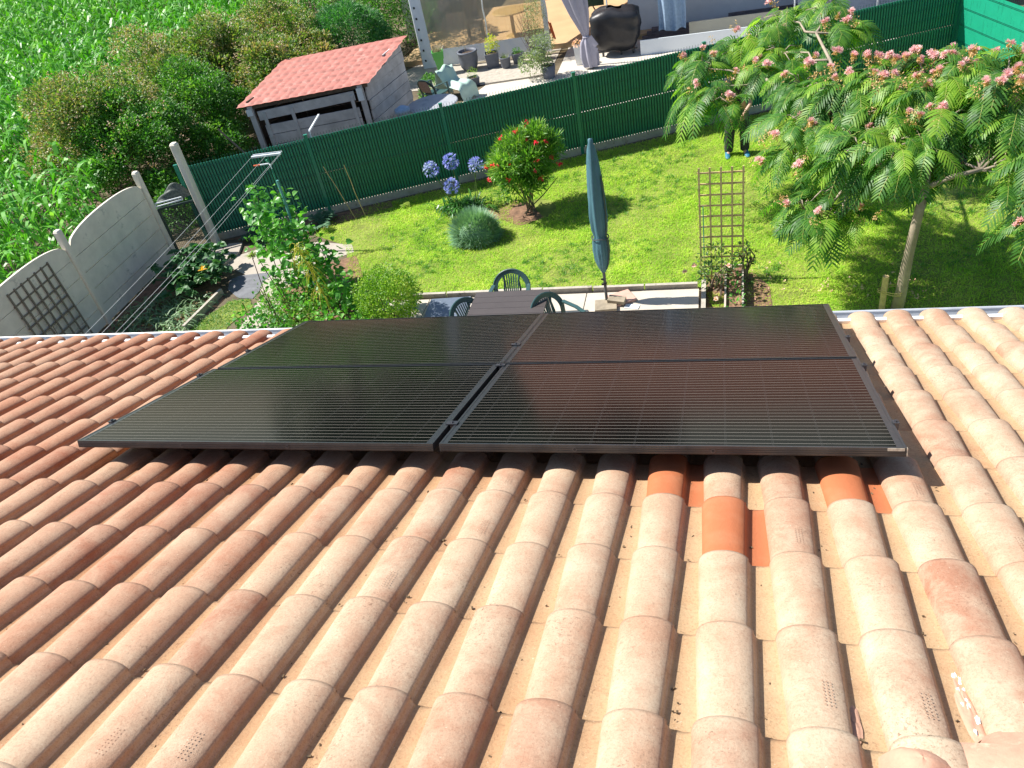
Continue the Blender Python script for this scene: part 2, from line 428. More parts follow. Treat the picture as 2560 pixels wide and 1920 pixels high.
# gutter along the eave
gu = MB(); prof = []
for q in range(13):
    th = pi + pi * q / 12; prof.append((.062 * cos(th), .062 * sin(th)))
prof = [(-.064, .012)] + prof + [(.066, .006), (.074, .010), (.074, .002)]
GC = RP(0, DE + .055, -.175); ys, zs = GC[1], GC[2]
xs = [-5.0, hipa(2.3) + .3]
gu.grid(np.array([[[x, ys + p[0], zs + p[1] + .012] for p in prof] for x in xs]))
for p, off in ((.003, 1),): gu.grid(np.array([[[x, ys + q[0] * .95, zs + q[1] * .95 + .012] for q in prof[1:14]] for x in xs]))
go = gu.build('gutter', M['gutter'], house)
for x in (-2.33, -1.78, .9, 4.2):
    gj = MB(); gj.box((x, ys + .074, zs - .01), (.03, .008, .06)); gj.build('gutter_bracket', M['clamp'], go)
wl = MB(); wy = ys - .35
wl.box(((-4.4 + 6.4) / 2, (wy - 5.6) / 2 - .0, 1.5), (10.8, wy + 5.6, 3.0)); wl.build('wall', M['render'], house)
fa = MB(); fa.box((1.0, ys - .11, zs - .02), (10.8, .03, .2)); fa.build('fascia', M['whitepaint'], house)

dots = MB(); ring = [(cos(q), sin(q)) for q in np.linspace(0, 2 * pi, 7)[:-1]]
for k in range(5, 12):
    for j in range(-14, 6):
        if R.random() < .74: continue
        d0 = DE - ROW * (k + 1) + ROW * R.uniform(.18, .24); a0 = A0 + PIT * j + .012
        for ci in range(3):
            for ri in range(8):
                x = a0 + ci * .009; d_ = d0 + ri * .0105 + R.gauss(0, .0008); u = (d_ - (DE - ROW * (k + 1))) / ROW; u2 = (u + .15) / 1.15
                rr_ = .0665 * (1 - u2) + .079 * u2; h_ = .0455 * (1 - u2) + .0525 * u2; c_ = min(1, (x - A0 - PIT * j) / rr_)
                zz_ = .005 + (h_ - .005) * (1 - c_ * c_) ** .425 - .170 + TH * 1.35 * u2 - .004 + .0022
                P_ = RP(np.array([x + .0016 * p[0] for p in ring]), np.array([d_ + .0022 * p[1] for p in ring]), np.full(6, zz_)); dots.add(P_, [list(range(6))])
M['dot'] = plain('dark_press_marks', (.27, .15, .095), .9, .2, 30, 0)
dots.build('press_marks', M['dot'], roof_o)['kind'] = 'stuff'
# ------------------------------------------------------------------ solar panels
PWD, PHD, GAPX, GAPY = 1.722, 1.072, .0266, .006
def panel(label, a0, d0, hh):
    t = thing('solar_panel', label, 'solar panel', (0, 0, 0), 0, 'solar panels on the roof')
    Mx = Matrix(((1, 0, 0), (0, cos(SL), sin(SL)), (0, -sin(SL), cos(SL)))).to_4x4()
    t.matrix_world = Matrix.Translation(Vector(RP(a0, d0, hh))) @ Mx
    b = .0095; f = MB(); th = .033
    for c, s_ in (((PWD / 2, b / 2, -th / 2), (PWD, b, th)), ((PWD / 2, PHD - b / 2, -th / 2), (PWD, b, th)),
                  ((b / 2, PHD / 2, -th / 2), (b, PHD - 2 * b - .0004, th)), ((PWD - b / 2, PHD / 2, -th / 2), (b, PHD - 2 * b - .0004, th))):
        f.box(c, s_)
    for z in (-.009, -.017, -.025):                         # grooves of the extrusion
        f.box((PWD / 2, -.0008, z), (PWD - .002, .0022, .003))
    f.box((PWD / 2, PHD / 2, -.0305), (PWD - 2 * b - .001, PHD - 2 * b - .001, .002))
    fo = f.build('frame', M['frame'], t)
    for x in (PWD * .32, PWD * .62):
        h = MB()
        V = [(x + .006 * cos(q * pi / 4), -.0030, -.018 + .006 * sin(q * pi / 4)) for q in range(8)]
        h.add(V, [list(range(8))])
        V = [(x + .009 * cos(q * pi / 4), -.0026, -.0185 + .009 * sin(q * pi / 4)) for q in range(8)]
        h.add(V, [list(range(8))], 1)
        h.build('drain_hole', [M['black'], M['clamp']], fo)
    g = MB(); g.box((0, 0, 0), (PWD - 2 * b, PHD - 2 * b, .004)); go_ = g.build('glass', M['cells'], t)
    go_.location = (PWD / 2, PHD / 2, -.0038)
    x0, x1, y0, y1 = b, PWD - b, b, PHD - b
    for c, s_ in (((x0 + .011, PHD / 2, -.0016), (.022, y1 - y0, .0006)), ((x1 - .011, PHD / 2, -.0016), (.022, y1 - y0, .0006))): bd = MB(); bd.box(c, s_); bd.build('black_border', M['frame'], t)
    for x in (.34, PWD - .34): r = MB(); r.box((x, PHD / 2 + .06, -.058), (.04, PHD - .16, .045)); r.build('rail', M['frame'], t)
    return t
M['black'] = plain('black_plastic', (.012, .012, .014), .5, .2, 20, .05)
M['rust'] = plain('chipped_corner', (.42, .36, .28), .6, .3, 60, .3)
p1 = panel('near left solar panel, a dark corner jutting out over the tiles on the left', 0, 0, 0)
p2 = panel('near right solar panel with a chipped front corner', PWD + GAPX, .002, 0)
p3 = panel('far left solar panel at the eave, beside the garden table', .028, PHD + GAPY, .004)
p4 = panel('far right solar panel at the eave, in front of the trellis', PWD + GAPX - .006, PHD + GAPY, .004)
ch = MB(); ch.box((PWD - .035, -.002, -.006), (.055, .003, .010)); ch.box((PWD + .001, .004, -.016), (.003, .012, .03))
ch.build('chipped_corner', M['rust'], p2)
def clamp(par, x, y, mid=True):
    c = MB(); c.box((x, y, .003), (.05 if mid else .022, .035, .004)); c.box((x, y, -.012), (.016, .03, .026)); c.lathe((x, y, .005), [(0, .006), (.006, .006), (.006, 0)], 6)
    c.build('clamp', M['clamp'], par)
for y in (.22, PHD - .03): clamp(p2, -GAPX / 2, y)
for y in (.34, ): clamp(p4, -GAPX / 2, y)
for y in (.24, PHD - .12): clamp(p2, PWD + .008, y, False); clamp(p1, -.008, y, False)
for y in (.34,): clamp(p4, PWD + .008, y, False); clamp(p3, -.008, y, False)
# small dark crumbs, dead leaves and grit lying in the pans
deb = MB(); n = 330
js = rng.integers(-14, 8, n); dd = rng.uniform(-1.75, .25, n); aa = A0 + PIT * js + .080 + np.abs(rng.normal(0, .016, n))
sz = rng.uniform(.0015, .0045, n)
P = RP(aa, dd, -.1635); CUBE = (np.array([[i, j, k] for k in (-.5, .5) for j in (-.5, .5) for i in (-.5, .5)]), np.array([[0, 2, 3, 1], [4, 5, 7, 6], [0, 1, 5, 4], [2, 6, 7, 3], [0, 4, 6, 2], [1, 3, 7, 5]]))
inst(deb, CUBE[0], CUBE[1], P, basis(rdir(n)), np.stack([sz * 2.2, sz * 1.2, sz], -1))
for (x, y, s0) in ((1050, 1203, .022), (1205, 1168 + 5, .014), (2117, 1427, .016), (1488, 1582, .014), (1160, 1213, .01), (2530, 1000, .01)):
    d_ = CM @ np.array([(x - 1280) / FPX, -(y - 960) / FPX, -1.0]); nn = np.array([0, sin(SL), cos(SL)]); c0 = CP - np.array([0, 0, 4.1])
    t_ = (-.165 - nn @ c0) / (nn @ d_); p = c0 + t_ * d_ + np.array([0, 0, 4.1]); m_ = 26
    inst(deb, CUBE[0], CUBE[1], p + np.abs(rng.normal(0, 1, (m_, 1))) * 0 + rng.normal(0, s0 * .45, (m_, 3)) * np.array([1, 1, .3]), basis(rdir(m_)), np.stack([rng.uniform(.004, .012, m_), rng.uniform(.001, .003, m_), rng.uniform(.001, .003, m_)], -1))
M['crumb'] = plain('dark_crumbs', (.13, .09, .05), .95, .5, 60, .3)
tag(deb.build('roof_debris', M['crumb']), 'dark crumbs and moss bits lying in the tile channels', 'debris', kind='stuff')
# ================================================================== GROUND
Z = 0.0
FD = np.array([.9284, .3716, 0.]); FN = np.array([-.3716, .9284, 0.])      # fence direction, its far side
F0 = np.array([-6.62, 9.90, 0.])
def fence_pt(s, off=0, z=0): return F0 + FD * s + FN * off + np.array([0, 0, z])
FLEN = 15.0
CORNER = fence_pt(FLEN)
g = MB(); g.poly([(-260, -60), (260, -60), (260, 320), (-260, 320)], 0.0); struct(g.build('ground', M['ground']))
def sheet(name, pts, z, m):
    mb = MB(); V = [(p[0], p[1], z) for p in pts]
    b = bmesh.new(); vs = [b.verts.new(v) for v in V]; b.faces.new(vs); bmesh.ops.triangulate(b, faces=b.faces[:])
    b.normal_update()
    for f in b.faces:
        if f.normal.z < 0: f.normal_flip()
    me = bpy.data.meshes.new(name); b.to_mesh(me); b.free(); me.materials.append(m)
    o = bpy.data.objects.new(name, me); C.objects.link(o); return struct(o)
c5 = fence_pt(FLEN - .1, -.12)
LAWN = [tuple(fence_pt(3.0, -.12)[:2]), tuple(c5[:2]), (9.2, 9.0), (9.8, 2.0), (2.75, 2.0), (2.75, 7.0), (2.62, 7.62), tuple(G(1060, 742)[:2]), tuple(G(930, 745)[:2]), tuple(G(870, 700)[:2]), tuple(G(868, 640)[:2]), tuple(G(862, 614)[:2]), tuple(G(790, 590)[:2]), tuple(G(810, 560)[:2])]
lawn = sheet('lawn', LAWN, .004, M['lawnbase'])
sheet('path', [G(545, 655), G(640, 625), G(700, 640), G(790, 605), G(880, 612), G(885, 630), G(800, 662), G(735, 720), G(760, 900), G(520, 900), G(600, 820), G(655, 740), G(640, 700)], .005, M['concrete'])
sheet('dark_path_patch', [G(575, 700), G(600, 690), G(690, 680), G(658, 705), G(648, 730), G(632, 748), G(596, 746), G(570, 725)], .009, M['darkpatch'])  # dark blue-grey patch lying on the paler path
STRIP = [G(430, 870), G(520, 790), G(575, 755), G(625, 748), G(632, 770), G(575, 812), G(530, 870)]
sheet('grass_strip', STRIP, .008, M['lawnbase'])
sheet('flower_bed', [G(1235, 520), G(1290, 500), G(1330, 515), G(1360, 545), G(1300, 565), G(1255, 550), G(1100, 530)], .008, M['soil'])
# slabs beside the corner post
for i, q in enumerate(([(505, 640), (545, 612), (560, 628), (520, 668)], [(548, 640), (575, 615), (608, 612), (600, 635), (560, 668)])):
    mb = MB(); T = [G(*p) for p in q]; V = [(p[0], p[1], z) for z in (0, .05) for p in T]; n = len(T)
    mb.add(V, [list(range(n, 2 * n))] + [[j, (j + 1) % n, (j + 1) % n + n, j + n] for j in range(n)])
    tag(mb.build('concrete_slab', M['concrete']), ['narrow light concrete slab against the wire gate', 'wide light concrete slab at the foot of the tall concrete post'][i], 'slab')
# terrace: slabs with joints and a kerb
TX0, TX1, TY1 = -1.9, 2.56, 7.56
mb = MB(); mb.box(((TX0 + TX1) / 2, 5.2, .010), (TX1 - TX0, 4.6, .02)); struct(mb.build('terrace', M['kerb']))
mb = MB()
for i in range(7):
    for j in range(6):
        x = -.62 + i * .80 - 1.2; y = TY1 - .42 - j * .80
        if x > TX1 - .3: continue
        mb.box((min(x, TX1 - .40), y, .026 + R.uniform(-.002, .002)), (.785, .785, .02))
struct(mb.build('paving', M['paver']))
def stones(name, label, cat, a, b, n, wd, ht, group, z=0):
    a = np.array(a, float); b = np.array(b, float)
    mb = MB()
    for i in range(n):
        p = a + (b - a) * i / n; q = a + (b - a) * (i + .97) / n; o = R.uniform(-.006, .006)
        mb.beam((p[0] + o, p[1] + o, z + ht / 2 + o * .6), (q[0] + o, q[1] + o, z + ht / 2 + o * .6), wd, ht)
    return tag(mb.build(name, M['kerb']), label, cat, group)
stones('kerb_edging', 'long low kerb between the lawn and the paved terrace', 'kerb', (-1.9, 7.60), (2.56, 7.60), 6, .055, .10, None)
stones('kerb_edging', 'short kerb running toward the house beside the rose bed', 'kerb', (2.62, 7.63), (2.62, 4.0), 4, .06, .12, None)
stones('bed_edging', 'thin concrete edging between the onion bed and the shaded grass strip', 'edging', G(465, 830), G(560, 735), 3, .05, .12, None)
sheet('rose_bed', [(2.66, 7.7), (2.66, 4.5), (3.5, 4.5), (3.5, 7.55), (3.3, 7.95), (2.8, 7.95)], .009, M['soil'])
sheet('vegetable_bed', [G(560, 750), G(545, 690), G(470, 640), (-7.0, 9.3), (-7.0, 3.0), (-5.4, 3.0), G(455, 850)], .007, M['soil'])
sheet('bean_bed', [G(700, 730), G(800, 665), G(890, 640), G(930, 745), G(1060, 750), (-1.9, 7.5), (-1.9, 5), (-4.2, 5), G(720, 850)], .011, M['soil'])
sheet('fence_bed', [fence_pt(.4, -.1), fence_pt(3.6, -.1), fence_pt(3.6, -.38), G(800, 575), G(700, 610), G(600, 600)], .010, M['soil'])

# grass
def grass(poly, dens, hmin, hmax, name, label, m, zz=.004, excl=()):
    P = np.array([p[:2] for p in poly]); lo, hi = P.min(0), P.max(0); A = (hi - lo).prod()
    n = int(A * dens); q = rng.uniform(lo, hi, (n, 2)); q = q[inpoly(q, poly)]
    q = q[inview(np.c_[q, np.zeros(len(q))], 120)]
    for (x, y, r) in excl: q = q[(q[:, 0] - x) ** 2 + (q[:, 1] - y) ** 2 > r * r]
    cl = noise2(q[:, 0], q[:, 1], 3.2, 3); q = q[rng.random(len(q)) < .60 + .55 * cl]
    n = len(q); c2 = noise2(q[:, 0], q[:, 1], 6, 5)
    D = np.c_[rng.normal(0, .75, (n, 2)), rng.uniform(.35, 1.0, n)]
    L = rng.uniform(hmin, hmax, n) * (1 + .5 * np.clip(c2, -.6, 1)); mb = MB()
    ribbons(mb, np.c_[q, np.full(n, zz)], D, L, rng.uniform(.0045, .009, n), rng.uniform(.1, .7, n), 2)
    o = mb.build(name, m); o['label'] = label; o['kind'] = 'stuff'; o['category'] = 'grass'; return o
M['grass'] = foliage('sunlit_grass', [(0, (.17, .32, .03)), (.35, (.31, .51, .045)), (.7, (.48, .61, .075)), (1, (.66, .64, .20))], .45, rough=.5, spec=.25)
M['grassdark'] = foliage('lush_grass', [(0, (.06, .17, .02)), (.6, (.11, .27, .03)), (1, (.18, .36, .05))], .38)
grass(LAWN, 5600, .030, .095, 'grass', 'short sunlit lawn grass between the green fence and the terrace', M['grass'],
      excl=[(-.33, 10.35, .42), (-1.2, 9.35, .3), (2.9, 7.7, .3)])
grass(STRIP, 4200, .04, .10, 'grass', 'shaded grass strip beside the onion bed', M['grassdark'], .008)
# longer tufts and clover patches
tu = MB(); n = 2600
q = rng.uniform([-2.8, 7.6], [8, 14.5], (n, 2)); q = q[inpoly(q, LAWN)]; q = q[noise2(q[:, 0], q[:, 1], 2.3, 8) > .05]
m_ = 16; qq = np.repeat(q, m_, 0) + rng.normal(0, .02, (len(q) * m_, 2)); n = len(qq)
ribbons(tu, np.c_[qq, np.full(n, .004)], np.c_[rng.normal(0, .8, (n, 2)), rng.uniform(.4, 1, n)], rng.uniform(.08, .15, n), rng.uniform(.006, .010, n), rng.uniform(.3, .8, n), 3)
o = tu.build('grass', M['grassdark']); o['kind'] = 'stuff'; o['label'] = 'longer darker grass tufts scattered over the lawn'; o['category'] = 'grass'
# fallen pink blossoms on the lawn
fb = MB(); n = 46; q = np.array([G(1900 + R.uniform(-40, 420), 715 + R.gauss(0, 28))[:2] for _ in range(n)]); 
leaves(fb, np.repeat(np.c_[q, np.full(n, .05)], 5, 0) + rng.normal(0, .008, (n * 5, 3)), rdir(n * 5, 0), LEAF4, .03)
M['petal'] = foliage('fallen_petals', [(0, (.75, .38, .30)), (1, (.85, .60, .45))], .2)
o = fb.build('fallen_blossoms', M['petal']); o['kind'] = 'stuff'; o['label'] = 'withered pink blossoms fallen on the grass under the tree'; o['category'] = 'blossoms'

# ================================================================== GREEN SLAT FENCE
M['backing'] = plain('gap_shade_backing', (.004, .03, .022), .6, .1, 10, 0)  # fence green darkened so the gaps between slats look shaded
M['slat'] = plain('dark_green_pvc_slat', (.018, .19, .125), .34, .06, 10, .05)
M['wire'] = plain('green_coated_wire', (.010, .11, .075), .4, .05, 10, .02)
M['slatlit'] = plain('sunlit_green_pvc_strip', (.008, .29, .17), .5, .05, 6, .05)  # brighter copy of the slat green, sunlight put into the colour
def slat_fence(label, base, dirv, nf, posts, length, H=1.53, lit=False):
    t = thing('slat_fence', label, 'fence', tuple(base))
    D = np.array(dirv); N = np.array([-D[1], D[0], 0])
    pm = MB()
    for s in posts:
        mb = MB(); c = D * s; mb.box((c[0], c[1], H / 2 + .012), (.064, .05, H + .025), rz=atan2(D[1], D[0])); mb.box((c[0], c[1], H + .030), (.070, .056, .012), rz=atan2(D[1], D[0]))
        mb.build('post', M['slat'], t)
    for i in range(len(posts) - 1):
        s0, s1 = posts[i] + .030, posts[i + 1] - .030
        mb = MB(); a = D * s0; b = D * s1
        mb.beam((a[0], a[1], .06), (b[0], b[1], .06), .045, .15); mb.build('concrete_plank', M['kerb'], t)
        n = max(2, int(round((s1 - s0) / .0545))); pitch = (s1 - s0) / n
        sl = MB(); th = np.linspace(0, pi, 7); rr = pitch * .37
        if not lit:
            cx = np.arange(n) * pitch + s0 + pitch / 2 + rng.normal(0, .0012, n)
            for z0, z1 in ((.135, 1.495),):
                for k in range(2):
                    pass
                zt = np.full(n, z1) + rng.normal(0, .002, n)
                ring = np.stack([rr * np.cos(th), -rr * .75 * np.sin(th)], -1)
                V = []
                for zz_ in (0, 1):
                    z_ = z0 if zz_ == 0 else zt
                    X = cx[:, None] + ring[None, :, 0]; Y = ring[None, :, 1] + 0 * X; ZZ = (np.full(n, z0) if zz_ == 0 else zt)[:, None] + 0 * X
                    V.append(np.stack([D[0] * X + N[0] * Y, D[1] * X + N[1] * Y, ZZ], -1))
                V = np.concatenate(V, 1); m = len(th); j = np.arange(m - 1)
                F = np.stack([j, j + 1, j + 1 + m, j + m], -1)[None] + (np.arange(n) * 2 * m)[:, None, None]
                sl.add(V.reshape(-1, 3), F.reshape(-1, 4))
                # flat cap of each slat and rounded top
                top = MB()
                cap = np.concatenate([np.full((n, 1), 0), ], 1)
                F = np.array([list(range(m, 2 * m))])[None] + (np.arange(n) * 2 * m)[:, None, None]
                sl.f.append((F.reshape(-1, m)) + (sl.n - n * 2 * m)); sl.m.append(np.zeros(n, int))
            if True:    # little clip visible between slats: back strip closing most of the gap
                a = D * s0 + N * .004; b = D * s1 + N * .004
                for z0, z1 in (((.15, 1.46),) if i < 1 else ((.15, .797), (.804 + .002 * i, 1.482))):
                    sl.add([(a[0], a[1], z0), (b[0], b[1], z0), (b[0], b[1], z1), (a[0], a[1], z1)], [[0, 1, 2, 3]], 2)
        else:
            m = 90; X = np.linspace(s0, s1, m); zs_ = np.linspace(.12, H - .03, 14)
            Y = -.004 + .0012 * noise2(X[None] * 1.0, zs_[:, None] * .6, 9, 4)
            XX = np.broadcast_to(X[None], Y.shape); ZZ = np.broadcast_to(zs_[:, None], Y.shape)
            sl.grid(np.stack([D[0] * XX + N[0] * Y, D[1] * XX + N[1] * Y, ZZ], -1))
            for x in np.linspace(s0, s1, 90):
                if R.random() < .7:
                    z0 = R.uniform(.1, 1.3); z1 = min(H, z0 + R.uniform(.1, .35)); c = D * x + N * .004 * (1 if not nf else -1)
                    sl.box((c[0], c[1], (z0 + z1) / 2), (.0022, .003, z1 - z0), mi=1)
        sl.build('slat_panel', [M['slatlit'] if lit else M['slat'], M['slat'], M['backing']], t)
        wi = MB(); off = .012 if lit else -.030
        a = D * s0; b = D * s1
        zlist = (.2, .42, .62, .80, .83, 1.02, 1.22, 1.42) if not lit else (.22, .24, .52, .54, .82, .84, 1.12, 1.14, 1.42, 1.44)
        off = -.026 if not lit else (.012 * (-1 if nf else 1))
        for z in zlist:
            q = N * off; ws = .0035 if lit else .005; wi.beam((a[0] + q[0], a[1] + q[1], z), (b[0] + q[0], b[1] + q[1], z), ws, ws)
        # spikes along the top
        n2 = n
        for x in np.arange(n2) * pitch + s0 + pitch / 2:
            c = D * x; wi.box((c[0], c[1], H - .005), (.005, .005, .05))
        wi.build('wire_mesh', M['wire'], t)
    return t
slat_fence('long dark green slatted fence with metal posts across the back of the lawn', F0, FD, False, [.05, 2.42, 4.92, 7.42, 9.92, 12.42, 14.95], FLEN)
RD = np.array([.30, -.954, 0.])
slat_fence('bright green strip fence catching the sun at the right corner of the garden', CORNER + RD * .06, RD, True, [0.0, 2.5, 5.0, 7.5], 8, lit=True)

# ================================================================== CONCRETE WALL ON THE LEFT
XW = -7.05
def precast(label, y0, y1, top_mid, arch=True, with_post=True):
    t = thing('concrete_wall', label, 'wall', (XW, y0, 0), 0, 'arched concrete wall bays')
    L = y1 - y0
    for i in range(4):
        mb = MB(); z0 = .02 + i * .30
        mb.box((0, L / 2, z0 + .146), (.04, L - .01, .292)); mb.box((.022, L / 2, z0 + .02), (.006, L - .02, .012)); mb.build('slab', M['precast'], t)
    n = 24; mb = MB(); V = []
    for xx in (-.02, .02):
        for i in range(n + 1):
            y = .005 + (L - .01) * i / n; u = (i / n) * 2 - 1
            zt = 1.40 + .20 * sqrt(max(0, 1 - abs(u) ** 2.3))
            V += [(xx, y, 1.22), (xx, y, zt)]
    m = 2 * (n + 1); F = []
    for i in range(n):
        a = 2 * i; F += [[a, a + 2, a + 3, a + 1], [m + a, m + a + 1, m + a + 3, m + a + 2], [a + 1, a + 3, m + a + 3, m + a + 1]]
    mb.add(V, F); mb.build('arched_slab', M['precast'], t)
    return t
def cpost(label, x, y, h, wd=.11):
    mb = MB(); s = wd / 2; c = .018
    pr = [(-s, -s + c), (-s + c, -s), (s - c, -s), (s, -s + c), (s, s - c), (s - c, s), (-s + c, s), (-s, s - c)]
    V = []
    for z, k in ((0, 1), (h - .03, 1), (h, .72)):
        V += [(p[0] * k, p[1] * k, z) for p in pr]
    F = [[i * 8 + j, i * 8 + (j + 1) % 8, (i + 1) * 8 + (j + 1) % 8, (i + 1) * 8 + j] for i in range(2) for j in range(8)] + [[16 + j for j in range(8)]]
    mb.add(V, F); o = mb.build('concrete_post', M['precast']); o.location = (x, y, 0)
    return tag(o, label, 'post', 'square concrete posts')
precast('arched pale concrete wall bay between the two middle posts', 7.32, 9.38, 0)
precast('arched concrete wall bay with a wooden trellis leaning on it, at the left edge', 5.12, 7.20, 0)
precast('concrete wall bay nearest the house, mostly hidden by the roof', 2.92, 5.00, 0)
cpost('tall square concrete post at the left end of the green fence', -6.33, 9.80, 2.0, .125)
cpost('concrete post at the far end of the arched wall, beside the wire gate', XW, 9.44, 1.69)
cpost('concrete post between the two arched wall bays', XW, 7.26, 1.72)
cpost('concrete post hidden below the roof edge', XW, 5.06, 1.7)
cpost('short concrete post in the shade behind the tall post', -6.62, 10.02, 1.05, .10)
# wire gate
M['mesh'] = plain('galvanised_wire', (.22, .23, .23), .4, .2, 40, .05, metal=.7)
M['darkframe'] = plain('dark_green_gate_frame', (.03, .06, .055), .5, .1, 12, .05)
M['whitebar'] = plain('white_metal_bar', (.72, .76, .78), .35, .05, 20, .03)
t = thing('wire_gate', 'dark wire mesh gate with a white handle between two concrete posts', 'gate', (-7.02, 9.53, 0))
ga = np.array([0, 0, 0.]); gb = np.array([.62, .28, 0.])
mb = MB(); mb.beam((0, 0, 0), (0, 0, .92), .05, .05); mb.beam(gb, gb + [0, 0, .92], .05, .05); mb.beam((0, 0, .92), gb + [0, 0, .92], .04, .04); mb.beam((0, 0, .05), gb + [0, 0, .05], .04, .04); mb.build('frame', M['darkframe'], t)
mb = MB()
for i in range(22):
    p = gb * i / 21; mb.beam(p + [0, 0, .05], p + [0, 0, .92], .004, .004)
for z in np.linspace(.06, .90, 26): mb.beam((0, 0, z), gb + [0, 0, z], .004, .004)
mb.build('wire_mesh', M['mesh'], t)
mb = MB(); a = ga * .1 + [.02, -.05, .99]; b = gb * .75 + [0, -.05, 1.0]
mb.tube([a, a + [.02, 0, .06], b + [0, 0, .05], b], .014, 8); mb.tube([a, b], .014, 8); mb.build('handle', M['whitebar'], t)
# crumpled net heap on the gate
mb = MB(); n1 = 24; P = np.zeros((n1, n1, 3))
for i in range(n1):
    for j in range(n1):
        u, v = i / (n1 - 1), j / (n1 - 1)
        P[i, j] = (-7.0 + .62 * u - .05, 9.62 + .30 * u + .25 * (v - .3), .98 + .26 * sin(pi * u) * sin(pi * min(1, v * 1.1)) + .03 * sin(9 * u + 5 * v) + .02 * sin(23 * v + 7 * u))
mb.grid(P); M['net'] = plain('grey_plastic_net', (.07, .09, .08), .6, .4, 30, .8)
tag(mb.build('folded_net', M['net'], smooth=True), 'crumpled dark net thrown over the wire gate', 'net')

# trellis panels
M['wood'] = plain('weathered_brown_batten', (.60, .46, .22), .85, .25, 14, .4)
M['greywood'] = plain('grey_brown_batten', (.20, .17, .13), .85, .2, 14, .4)
def trellis(label, o, ux, uz, nv, nh, W, H, b, m, ext=.06):
    t = thing('wooden_trellis', label, 'trellis', tuple(o)); ux = np.array(ux, float); uz = np.array(uz, float); nn = np.cross(ux, uz)
    for i in range(nv):
        a = ux * (W * i / (nv - 1)); mb = MB(); mb.beam(a + uz * 0.0, a + uz * (H + ext), b, b * .6, up=nn); mb.build('upright', m, t)
    for i in range(nh):
        z = H * (i + .35) / (nh - .6); a = uz * z + nn * -b * .62; mb = MB(); mb.beam(a - ux * .02, a + ux * (W + .02), b * .95, b * .5, up=nn); mb.build('rail', m, t)
    return t
tb = np.array([2.585, 7.82, 0.0])
trellis('tall brown wooden trellis standing at the lawn edge behind the planter box', tb, norm(np.array([.565, -.03, 0])), norm(np.array([0, .02, 1.])), 5, 11, .560, 1.60, .024, M['wood'], .07)
trellis('grey wooden trellis leaning against the concrete wall', (XW + .10, 5.86, .03), (0, 1, 0), norm(np.array([-.05, 0, 1.])), 7, 8, .90, 1.40, .026, M['greywood'], .02)
# green cane tied beside the tall trellis
M['cane_green'] = plain('green_garden_stake', (.03, .25, .16), .45, .1, 20, .05)
mb = MB(); mb.tube([(2.63, 7.78, 0), (2.63, 7.79, 1.15)], .008, 6); tag(mb.build('garden_stake', M['cane_green']), 'thin green stake tied inside the left side of the tall trellis', 'stake')

# ================================================================== CLOTHES LINE
t = thing('clothes_line', 'white T-shaped clothes line post with cords running toward the house', 'clothes line', (-4.36, 9.34, 0))
pL = G(629, 393, 1.8); pR = G(702, 384, 1.8); o0 = np.array([-4.36, 9.34, 0])
mb = MB(); mb.tube([(0, 0, 0), (0, 0, 1.62), (-.02, -.03, 1.74)], .016, 8); mb.build('post', M['cane_green'], t)
mb = MB(); mb.beam(pL - o0, pR - o0, .035, .03); mb.beam(pL - o0 + [0, .06, .01], pR - o0 + [0, .06, .01], .012, .02); mb.build('crossbar', M['whitebar'], t)
M['orange'] = plain('orange_plastic', (.75, .16, .05), .4, .08, 20, .05)
mb = MB(); a = G(634, 415, 1.68) - o0; b = G(672, 409, 1.68) - o0; mb.beam(a + (b - a) * .4, b, .022, .018); mb.tube([b, b + [.03, -.02, -.02], b + [.04, -.03, -.08]], .008, 6); mb.build('lower_arm', M['whitebar'], t)
mb = MB(); mb.beam(a, a + (b - a) * .42, .023, .019); mb.build('orange_grip', M['orange'], t)
M['cord'] = plain('grey_cord', (.50, .52, .52), .6, .1, 20, .05)
ends = [G(188, 850, 1.8), G(228, 850, 1.8), G(262, 850, 1.8), G(272, 850, 1.8)]
for i, (u, e) in enumerate(((0, ends[0]), (.5, ends[1]), (.97, ends[2]), (1.0, ends[3]))):
    a = pL + (pR - pL) * u; k = np.linspace(0, 1, 14)[:, None]; e2 = e + (e - a) * .35; pts = a + (e2 - a) * k - np.array([0, 0, 1]) * (.05 + .03 * (i == 3)) * np.sin(pi * k)
    mb = MB(); mb.tube(pts - o0, .0024, 5); mb.build('cord', M['cord'], t)
# far stakes
M['bamboo'] = plain('bamboo_cane', (.38, .30, .13), .6, .15, 30, .1)
def stake(label, a, b, r, m, name='garden_stake', cat='stake', group=None):
    mb = MB(); a = np.array(a, float); b = np.array(b, float); k = np.linspace(0, 1, 7)[:, None]; mb.tube(a + (b - a) * k + rng.normal(0, .004, (7, 3)), r, 6)
    return tag(mb.build(name, m), label, cat, group)
q = G(891, 548); stake('left bamboo cane leaning in front of the green fence', q, q + np.array([-.38, .12, 1.02]), .007, M['bamboo'], 'bamboo_cane', 'cane', 'bamboo canes at the fence')
q = G(914, 543); stake('right bamboo cane leaning in front of the green fence', q, q + np.array([-.17, .12, 1.00]), .007, M['bamboo'], 'bamboo_cane', 'cane', 'bamboo canes at the fence')
q = np.array([-3.93, 7.98, 0]); tp = G(692, 452, 1.9)
M['tealpole'] = plain('teal_plastic_pole', (.10, .30, .28), .45, .06, 12, .03)
stake('thick teal pole rising out of the top of the bean plants', (tp[0] + .03, tp[1] - .05, 0), tp, .020, M['tealpole'], 'plastic_pole', 'pole')
M['rustrod'] = plain('rusty_iron_rod', (.10, .05, .035), .8, .3, 40, .3)
